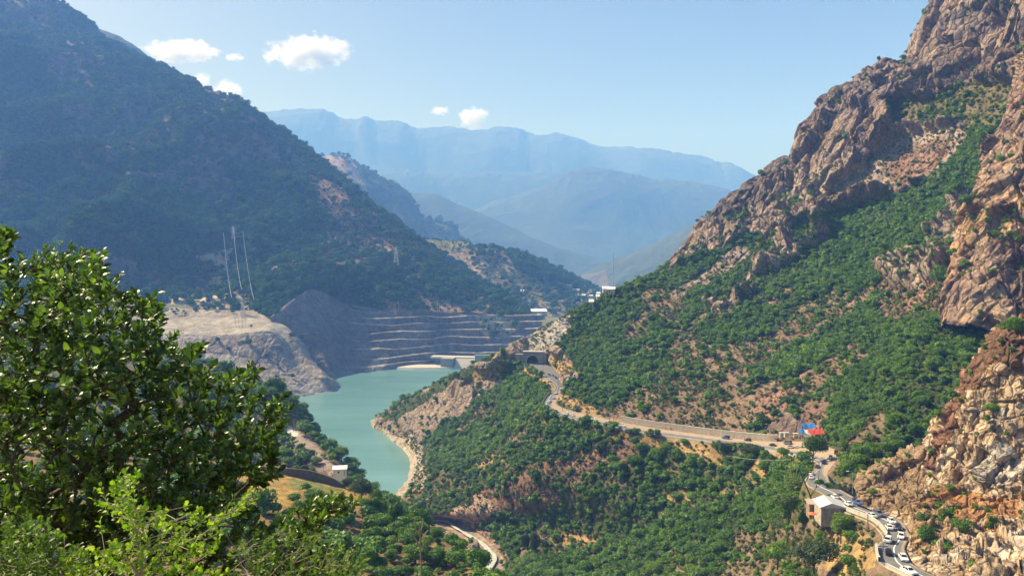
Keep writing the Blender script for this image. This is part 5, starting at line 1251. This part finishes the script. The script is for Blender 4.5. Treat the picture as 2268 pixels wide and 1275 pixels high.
for a in (
 ('broadleaf_tree',1800,1022,62,70,'large tree with dark leafy crown hiding the road beside the shelters',335,LEAF_A,.2),
 ('broadleaf_tree',1862,1192,66,72,'round dense tree directly under the grey-roofed shed',228,LEAF_A,.1),
 ('broadleaf_tree',1802,1256,110,84,'big dark tree in the lower right thicket, casting a deep shadow',222,LEAF_D,.05),
 ('broadleaf_tree',1722,1250,70,70,'broad green tree left of the big dark tree in the lower right thicket',240,LEAF_A,.05),
 ('broadleaf_tree',1745,1140,70,60,'pale green tree left of the shed above the thicket',272,LEAF_Y,.05),
 ('broadleaf_tree',1760,1092,70,46,'yellowish leafy tree under the middle bend of the road',296,LEAF_Y,.05),
 ('broadleaf_tree',1852,1096,50,30,'dark leafy tree just behind the roof of the roadside shed',272,LEAF_D,.05),
 ('broadleaf_tree',1878,1068,60,72,'dark green tree between the middle bend and the rocky knoll',290,LEAF_A,.05),
 ('broadleaf_tree',2092,640,72,66,'very large round dark green tree alone under the brown crag',None,LEAF_A,.03),
 ('broadleaf_tree',1331,1003,42,36,'round dark tree on the bare orange bank under the straight road',None,LEAF_D,.05),
 ('broadleaf_tree',1394,962,26,18,'small round bush touching the lower kerb of the straight road',None,LEAF_D,.05),
 ('broadleaf_tree',1424,1000,34,28,'round shrub on the yellow grass below the retaining wall',None,LEAF_A,.05),
 ('broadleaf_tree',1467,988,22,18,'small dark bush alone in the yellow grass below the retaining wall',None,LEAF_D,.05),
 ('broadleaf_tree',1515,984,24,18,'small olive bush at the kerb in the middle of the yellow grass',None,LEAF_A,.05),
 ('broadleaf_tree',1608,1006,32,40,'dark upright tree right below the blue truck',None,LEAF_D,.05),
 ('broadleaf_tree',1665,1010,56,34,'wide dark bush below the right end of the retaining wall',None,LEAF_D,.05),
 ('broadleaf_tree',1735,1010,34,26,'brownish bush beside the orange grass at the bend',None,LEAF_A,.05),
 ('poplar_tree',1166,1225,26,62,'tall narrow poplar-like tree right of the white river',None,LEAF_D,.05),
 ('poplar_tree',1186,1228,24,66,'tallest narrow dark tree in the thicket right of the white river',None,LEAF_D,.05),
 ('poplar_tree',1206,1230,20,46,'shorter narrow tree at the right of the two tall ones by the river',None,LEAF_D,.05),
 ('broadleaf_tree',970,1205,18,22,'small dark tree standing alone on the river flat',None,LEAF_D,.1),
 ('broadleaf_tree',832,1118,32,46,'bright green tree at the tip of the lake in front of the water',None,LEAF_A,.05),
 ('broadleaf_tree',800,1104,60,56,'dark round tree right of the white hut, its crown against the lake',None,LEAF_D,.05),
 ('broadleaf_tree',775,1082,34,36,'dark shrub at the foot of the white hut',None,LEAF_D,.05),
 ('broadleaf_tree',674,1052,22,30,'dark conical tree behind the curved wall',330,LEAF_D,.05),
 ('broadleaf_tree',692,1054,24,30,'light green tree behind the curved wall',330,LEAF_A,.05),
 ('broadleaf_tree',655,1052,22,30,'leftmost tree behind the curved wall',330,LEAF_A,.05),
 ('broadleaf_tree',2250,740,60,48,'bright green bush on the very top of the near cliff',None,LEAF_A,.02),
 ('broadleaf_tree',1980,1140,0,0,'',None,None,0),
):
    if a[3]: tree(a[0], a[1], a[2], a[3], a[4], a[5], seed=a[1] % 17, D=a[6], mat=a[7], stem=a[8])
# dark leaning trunk with bare limbs in front of the middle bend
e = empty('leaning_tree', P(1803, 1118, 262)); parts = []
for pts, r0 in (([(0,0,-1),(-1.2,.3,3),(-3,.6,7.5),(-5.2,1,12.5)],.32), ([(-3,.6,7.5),(-2,.6,10),(-1.4,.5,13.5)],.16), ([(-1.2,.3,3),(.6,.2,6),(1.4,0,9.5),(1.6,0,12)],.17), ([(.6,.2,6),(3,.2,8.0),(4.5,.1,9)],.1), ([(-4,.8,10),(-6,.9,11),(-7.5,1,11.4)],.1)):
    q_ = pchip(range(len(pts)), np.array(pts, float), np.linspace(0, len(pts) - 1, 12)); parts.append(tube(q_, np.linspace(r0, r0 * .35, 12), 6))
V_, F_ = join(parts); obj('trunk', V_, F_, plain('dark_bark', (.07,.05,.04), .9), e, True)
for k, (x, y, z, s_) in enumerate(((2.2,0,8.6,5.0),(4.6,0,7.5,4.0),(-1.2,.5,12.5,3.0))):
    c = bpy.data.objects.new('leaf_clump', crown_mesh('leaf_clump', 700, 500 + k, .05, LEAF_A, 5)); COL.objects.link(c); c.parent = e; c.location = (x, y, z - s_ * .4); c.scale = (s_, s_, s_ * .7)
tag(e, 'leaning dark trunk with bare limbs in front of the road at the middle bend', 'tree')
# ------------------------------------------------------------------ foreground broadleaf tree and bushes
def leaf_shape(kind):
    if kind == 'oval':       # obovate blade, folded along the midrib and arched; unit length
        xs = [0, .12, .35, .62, .85, 1.0]; ws = [.02, .10, .21, .27, .17, .0]; V = []; 
        for x, w in zip(xs, ws): z = .10 * math.sin(x * 2.6) - .16 * x * x; V += [(x, -w, z + w * .35), (x, 0, z), (x, w, z + w * .35)]
        Fq = []
        for k in range(5): Fq += [(3*k, 3*k+3, 3*k+4, 3*k+1), (3*k+1, 3*k+4, 3*k+5, 3*k+2)]
        return np.array(V), np.array(Fq)
    if kind == 'lobed':
        xs = [0, .25, .45, .62, .8, 1.0]; ws = [.03, .16, .38, .30, .40, .06]; V = []
        for x, w in zip(xs, ws): z = .08 * math.sin(x * 3); V += [(x, -w, z + w * .25), (x, 0, z), (x, w, z + w * .25)]
        Fq = []
        for k in range(5): Fq += [(3*k, 3*k+3, 3*k+4, 3*k+1), (3*k+1, 3*k+4, 3*k+5, 3*k+2)]
        return np.array(V), np.array(Fq)
def place_leaves(name, org, dirs, ups, size, kind, mat, parent, loc):
    LV, LF = leaf_shape(kind); n = len(org); nv = len(LV)
    d = dirs / np.linalg.norm(dirs, axis=1, keepdims=True); s_ = np.cross(ups, d); s_ /= np.linalg.norm(s_, axis=1, keepdims=True) + 1e-9; u = np.cross(d, s_)
    V = org[:, None] + size[:, None, None] * (LV[None, :, 0:1] * d[:, None] + LV[None, :, 1:2] * s_[:, None] + LV[None, :, 2:3] * u[:, None])
    Fq = (LF[None] + (np.arange(n) * nv)[:, None, None]).reshape(-1, 4)
    o = bpy.data.objects.new(name, raw_mesh(name, V.reshape(-1, 3) - loc, Fq, mat, False)); COL.objects.link(o); o.parent = parent; return o
def skeleton(tips, base, g, power=.72, up=.25):
    """connect tips to a growing tree of nodes, nearest-first from the base; returns paths and directions at the tips"""
    nodes = [np.array(b_) for b_ in base]; par = list(range(-1, len(base) - 1)); order = np.argsort(np.linalg.norm(tips - nodes[-1], axis=1)); tipn = {}
    for i in order:
        N_ = np.array(nodes); d = np.linalg.norm(N_ - tips[i], axis=1) + .35 * np.linalg.norm(N_ - N_[0], axis=1) * 0
        k = int(np.argmin(d + np.where(N_[:, 2] > tips[i][2], .25, 0))); a = nodes[k]; L_ = np.linalg.norm(tips[i] - a); m = max(1, int(L_ / .16)); pk = k
        off = g.normal(size=3) * L_ * .08 - np.array([0, 0, L_ * .06])
        for j in range(1, m + 1):
            t = j / m; nodes.append(a * (1 - t) + tips[i] * t + off * math.sin(math.pi * t)); par.append(pk); pk = len(nodes) - 1
        tipn[i] = pk
    w = np.zeros(len(nodes)); 
    for k in tipn.values(): w[k] += 1
    for k in range(len(nodes) - 1, 0, -1): w[par[k]] += w[k]
    return np.array(nodes), par, w, tipn
def branches(name, nodes, par, w, r0, mat, parent, loc, minr=.002, maxr=9.):
    V = []; Fq = []; 
    r = np.clip(r0 * np.sqrt(np.maximum(w, 1)), minr, maxr); S = 5; th = np.linspace(0, 2 * math.pi, S, endpoint=False); o = 0
    for k in range(1, len(nodes)):
        a, b_ = nodes[par[k]], nodes[k]; t = b_ - a; L_ = np.linalg.norm(t)
        if L_ < 1e-5: continue
        t = t / L_; x = np.cross(t, [0.3, .9, .2]); x /= np.linalg.norm(x); y = np.cross(t, x)
        ring = np.cos(th)[:, None] * x + np.sin(th)[:, None] * y
        V.append(a + ring * min(r[par[k]], r[k] * 1.5)); V.append(b_ + ring * r[k]); Fq += [(o + i, o + (i+1) % S, o + S + (i+1) % S, o + S + i) for i in range(S)]; o += 2 * S
    V = np.concatenate(V); ob = bpy.data.objects.new(name, raw_mesh(name, V - loc, np.array(Fq), mat, True)); COL.objects.link(ob); ob.parent = parent; return ob
LEAF_F = leaf_mat('glossy_leaves', [(.026, .05, .015), (.05, .095, .022), (.088, .155, .03), (.15, .235, .04), (.27, .35, .06)], trans=.33, rough=.38, spec=.55, randobj=False)
LEAF_L = leaf_mat('lime_leaves', [(.10, .19, .015), (.19, .32, .02), (.30, .42, .03), (.38, .42, .06)], trans=.42, rough=.5, randobj=False)
LEAF_M = leaf_mat('mid_green_leaves', [(.06, .115, .02), (.11, .19, .028), (.19, .28, .035)], trans=.35, rough=.5, randobj=False)
TWIG = plain('pale_twig', (.38, .31, .25), .85, .25, 14, .1); BARKD = plain('brown_bark', (.11, .085, .065), .9, .3, 8, .1)
def sample_poly(poly, n, g):
    x0, y0 = np.min(poly, 0); x1, y1 = np.max(poly, 0); out = []
    while len(out) < n:
        q_ = g.uniform((x0, y0), (x1, y1)); 
        if inpoly(np.array([q_[0]]), np.array([q_[1]]), poly)[0]: out.append(q_)
    return np.array(out)
def leafy(name, poly, n, D0, dD, base, label, cat, leafkind, lsize, nper, mat, bark, seed, r0=.0035, centre=None, spread=(.5, 1.0), extra=(), droop=0., along=.0, maxr=.2, dfun=None, upb=.45):
    g = np.random.default_rng(seed); q_ = sample_poly(poly, n, g)
    if len(extra): q_ = np.concatenate([q_, np.array(extra, float)])
    Ds = D0 + g.uniform(-dD, dD, len(q_)) if dfun is None else dfun(q_, g)
    tips = np.array([P(a, b_, d) for (a, b_), d in zip(q_, Ds)])
    nodes, par, w, tipn = skeleton(tips, base, g)
    loc = np.array(base[0]); e = empty(name, loc)
    branches('branches', nodes, par, w, r0, bark, e, loc, maxr=maxr)
    cen = np.array(centre) if centre is not None else tips.mean(0) - np.array([0, 0, .5])
    org = []; dr = []; up_ = []; sz = []
    for i, k in tipn.items():
        tip = nodes[k]; ax = tip - nodes[par[k]] + .12 * (tip - cen) / np.linalg.norm(tip - cen) + np.array([0, 0, .10 * upb * 2]); ax /= np.linalg.norm(ax)
        m = int(g.integers(nper[0], nper[1] + 1)); a0 = g.uniform(0, 6.28); x = np.cross(ax, g.normal(size=3)); x /= np.linalg.norm(x); y = np.cross(ax, x)
        for j in range(m):
            a = a0 + j * 2.4; sp_a = spread[0] + (spread[1] - spread[0]) * (j / m) + g.normal() * .12; rad = math.cos(a) * x + math.sin(a) * y
            d = ax * math.cos(sp_a) + rad * math.sin(sp_a) - np.array([0, 0, droop]); org.append(tip - ax * (j / m) * lsize * (1.2 + along * 6)); dr.append(d); up_.append(ax + g.normal(size=3) * .25); sz.append(lsize * g.uniform(.6, 1.2))
    place_leaves('leaves', np.array(org), np.array(dr), np.array(up_), np.array(sz), leafkind, mat, e, loc)
    tag(e, label, cat); return e
gz = lambda x, y: None
TP = [(-60,520),(-20,500),(22,512),(60,600),(130,560),(195,575),(240,575),(252,628),(300,665),(352,668),(372,730),(440,770),(425,812),(500,840),(565,822),(560,862),(620,885),(632,935),(600,985),(628,1045),(560,1085),(480,1120),(300,1160),(0,1230),(-60,1230)]
def td(q_, g):   # rounded crown: middle of the crown bulges toward the viewer
    x = (q_[:, 0] - 180) / 430.; y = (q_[:, 1] - 900) / 400.; r2 = np.clip(1 - x * x - y * y, 0, 1)
    return 8.3 - 1.9 * np.sqrt(r2) * g.uniform(-.5, 1, len(q_)) + g.uniform(-.25, .25, len(q_))
b0 = P(150, 1500, 8.4); b0[2] = 195.2
leafy('broadleaf_tree', TP, 1450, 7, 1, [b0, b0 + [.1, 0, .9], P(170, 1150, 8.2)], 'big dark glossy-leaved tree filling the left foreground', 'tree', 'oval', .10, (6, 10), LEAF_F, BARKD, 1, r0=.0028, centre=P(150, 1000, 8.4),
      extra=[(20,512),(32,520),(12,545),(345,652),(338,662),(320,668),(205,560),(215,575),(228,560),(448,768),(438,775),(425,782),(412,790),(555,812),(570,820),(540,835),(525,825),(630,878),(618,886),(606,900),(640,905),(600,915),(262,612),(300,650),(590,1000),(610,1010),(560,850),(470,810)], dfun=td)
b1 = P(140, 1400, 10.5); b1[2] = 193.5
leafy('small_leaved_tree', [(60,570),(110,540),(150,535),(190,545),(235,570),(250,640),(200,760),(60,760)], 520, 10.2, .5, [b1, P(140, 900, 10.4)], 'small-leaved tree whose fine crown rises behind the dark foreground tree', 'tree', 'oval', .05, (7, 10), LEAF_F, BARKD, 2, r0=.0018)
b2 = P(330, 1560, 4.9)
leafy('lime_bush', [(190,1110),(250,1050),(340,1030),(350,1065),(300,1110),(380,1130),(420,1110),(470,1140),(540,1080),(600,1090),(560,1120),(500,1160),(470,1230),(560,1330),(120,1330),(150,1230),(230,1190)], 250, 4.7, .35, [b2, P(318, 1290, 4.7), P(302, 1180, 4.7), P(296, 1070, 4.7)],
      'lime green small-leaved bush with a pale forked stem in the bottom left', 'bush', 'lobed', .038, (4, 8), LEAF_L, TWIG, 3, r0=.0011, centre=P(330, 1260, 4.9), spread=(.5, 1.3), along=.25, maxr=.016)
b3 = P(600, 1560, 5.6)
leafy('lime_bush', [(560,1180),(640,1160),(740,1190),(810,1240),(800,1330),(480,1330),(500,1230)], 220, 5.5, .45, [b3, P(560, 1280, 5.5), P(500, 1180, 5.5)],
      'looser light green bush with long pale twigs, right of the pale forked stem', 'bush', 'lobed', .038, (4, 8), LEAF_M, TWIG, 4, r0=.001, centre=P(600, 1300, 5.8), spread=(.5, 1.3), along=.3, maxr=.012)
b4 = P(80, 1600, 5.2)
leafy('green_bush', [(-40,1160),(50,1140),(150,1170),(210,1240),(200,1340),(-40,1340)], 230, 5.1, .4, [b4, P(90, 1290, 5.1)], 'mixed green and brownish bush in the bottom left corner', 'bush', 'lobed', .042, (5, 9), LEAF_M, TWIG, 5, r0=.001, spread=(.5, 1.4), along=.3, maxr=.012)
b5 = P(640, 1700, 9.5)
leafy('dark_bush', [(700,1105),(735,1090),(790,1100),(780,1130),(720,1140),(700,1200),(760,1240),(800,1330),(560,1330),(560,1180),(640,1140)], 300, 9.2, .7, [b5, P(660, 1280, 9.4)], 'dark glossy bush behind the lime twigs, one spray of leaves held up to the right', 'bush', 'oval', .10, (7, 10), LEAF_F, BARKD, 6, r0=.0025, extra=[(700,1108),(712,1100),(735,1098),(755,1105),(775,1108),(788,1112),(745,1120),(765,1125),(725,1118)])
b6 = P(-100, 1700, 7.5)
leafy('dark_bush', [(-60,1120),(300,1100),(540,1090),(600,1150),(600,1340),(-60,1340)], 620, 7.4, .5, [b6, P(200, 1330, 7.5)], 'dark undergrowth behind the lime bush along the bottom edge', 'bush', 'oval', .08, (7, 10), LEAF_F, BARKD, 8, r0=.002)
# dry seed stalk
e = empty('dry_stalk', P(932, 1290, 11)); parts = []
for pts in ([(0,0,0),(0,0,.35),(-.01,0,.72),(-.02,0,.9)], [(-.01,0,.55),(-.1,0,.68),(-.16,0,.8)], [(-.01,0,.6),(.06,0,.72),(.11,0,.78)], [(-.01,0,.7),(-.07,0,.8),(-.08,0,.92)], [(-.01,0,.72),(.03,0,.85),(.04,0,.95)]):
    parts.append(tube(pts, [.012, .010, .008, .006][:len(pts)] , 5))
V_, F_ = join(parts); obj('stem', V_, F_, TWIG, e, True)
for x, z in ((-.02,.92),(-.16,.82),(.11,.8),(-.08,.94),(.04,.97)): V_, F_ = core_verts(int(z * 50), .035); obj('seed_head', V_ * np.array([1,1,1]) + np.array([x,0,z-.0]), F_, plain('dry_seed', (.4,.3,.22)), e)
tag(e, 'dry branched seed stalk at the bottom edge below the lake', 'dry plant')
# ------------------------------------------------------------------ clouds, far beyond the haze
def cloud(x0, y0, x1, y1, D, label, seed, dens=.006, n=1):
    c = (P(x0, y0, D) + P(x1, y1, D)) / 2; w = abs(x1 - x0) / F * D / 2; h = abs(y1 - y0) / F * D / 2
    m = bpy.data.materials.new('cloud_vapour'); m.use_nodes = True; nt = m.node_tree; nt.nodes.clear(); o = nt.nodes.new('ShaderNodeOutputMaterial'); v = nt.nodes.new('ShaderNodeVolumePrincipled')
    tc = nt.nodes.new('ShaderNodeTexCoord').outputs['Object']
    n1 = noise_n(nt, 2.0, 9, .68, None); mp = nt.nodes.new('ShaderNodeMapping'); mp.inputs['Location'].default_value = (seed * 3.1, seed, 0); mp.inputs['Scale'].default_value = (w / max(h, 1) * .75, 1, 1); nt.links.new(tc, mp.inputs[0]); nt.links.new(mp.outputs[0], n1.inputs['Vector'])
    ln = nt.nodes.new('ShaderNodeVectorMath'); ln.operation = 'LENGTH'; nt.links.new(tc, ln.inputs[0])
    f = mathn(nt, 'SUBTRACT', mathn(nt, 'MULTIPLY', n1.outputs[0], 1.6), mathn(nt, 'ADD', mathn(nt, 'MULTIPLY', mathn(nt, 'POWER', ln.outputs['Value'], 2.), .55), .56))
    d = mathn(nt, 'MULTIPLY', mathn(nt, 'MAXIMUM', f, 0), dens * 6)
    nt.links.new(d, v.inputs['Density']); v.inputs['Color'].default_value = (1, 1, 1, 1); v.inputs['Anisotropy'].default_value = .3
    nt.links.new(v.outputs[0], o.inputs['Volume'])
    me = bpy.data.meshes.new('cloud'); import bmesh
    bm = bmesh.new(); bmesh.ops.create_icosphere(bm, subdivisions=3, radius=1); bm.to_mesh(me); bm.free(); me.materials.append(m)
    ob = bpy.data.objects.new('cloud', me); COL.objects.link(ob); ob.location = tuple(c); ob.scale = (w, (w + h) * .4, h); tag(ob, label, 'cloud')
cloud(555, 66, 810, 165, 10500 + 3000, 'largest white cloud, long and ragged, high above the far ridge', 1)
cloud(290, 80, 510, 150, 10600 + 3000, 'long flat white cloud just above the left mountain ridge', 2)
cloud(455, 170, 550, 235, 10800 + 3000, 'small puffy cloud sitting on the left mountain ridge', 3)
cloud(420, 155, 475, 205, 10900 + 3000, 'smallest puff of cloud left of the one on the mountain ridge', 4)
cloud(1000, 225, 1095, 300, 11200 + 3000, 'faint upright cloud rising from behind the far ridge', 5, .006)
cloud(945, 230, 1005, 262, 11400 + 3000, 'thin little cloud above the far ridge, left of the upright one', 6, .007)
cloud(490, 115, 550, 140, 10800 + 3000, 'tiny wisp right of the long flat cloud', 7, .008)
# ------------------------------------------------------------------ the air
def haze_box():
    x0, x1, y0, y1, z0, z1 = -10500, 10500, -1500, 12200, -41.5, 2130
    V = np.array([(x, y, z) for z in (z0, z1) for y in (y0, y1) for x in (x0, x1)], float)
    Fq = np.array([[0, 2, 3, 1], [4, 5, 7, 6], [0, 1, 5, 4], [2, 6, 7, 3], [0, 4, 6, 2], [1, 3, 7, 5]])
    m = bpy.data.materials.new('haze'); m.use_nodes = True; nt = m.node_tree; nt.nodes.clear()
    o = nt.nodes.new('ShaderNodeOutputMaterial'); v = nt.nodes.new('ShaderNodeVolumePrincipled')
    v.inputs['Color'].default_value = HAZE_COL; v.inputs['Density'].default_value = HAZE_DEN; v.inputs['Anisotropy'].default_value = HAZE_G; v.inputs['Absorption Color'].default_value = (1, 1, 1, 1)
    nt.links.new(v.outputs[0], o.inputs['Volume'])
    ob = bpy.data.objects.new('haze', raw_mesh('haze', V, Fq, m, False)); COL.objects.link(ob); ob['kind'] = 'stuff'
    return ob
HAZE_COL = (.17, .385, 1.0, 1); HAZE_DEN = 1.75e-4; HAZE_G = .0
haze_box()
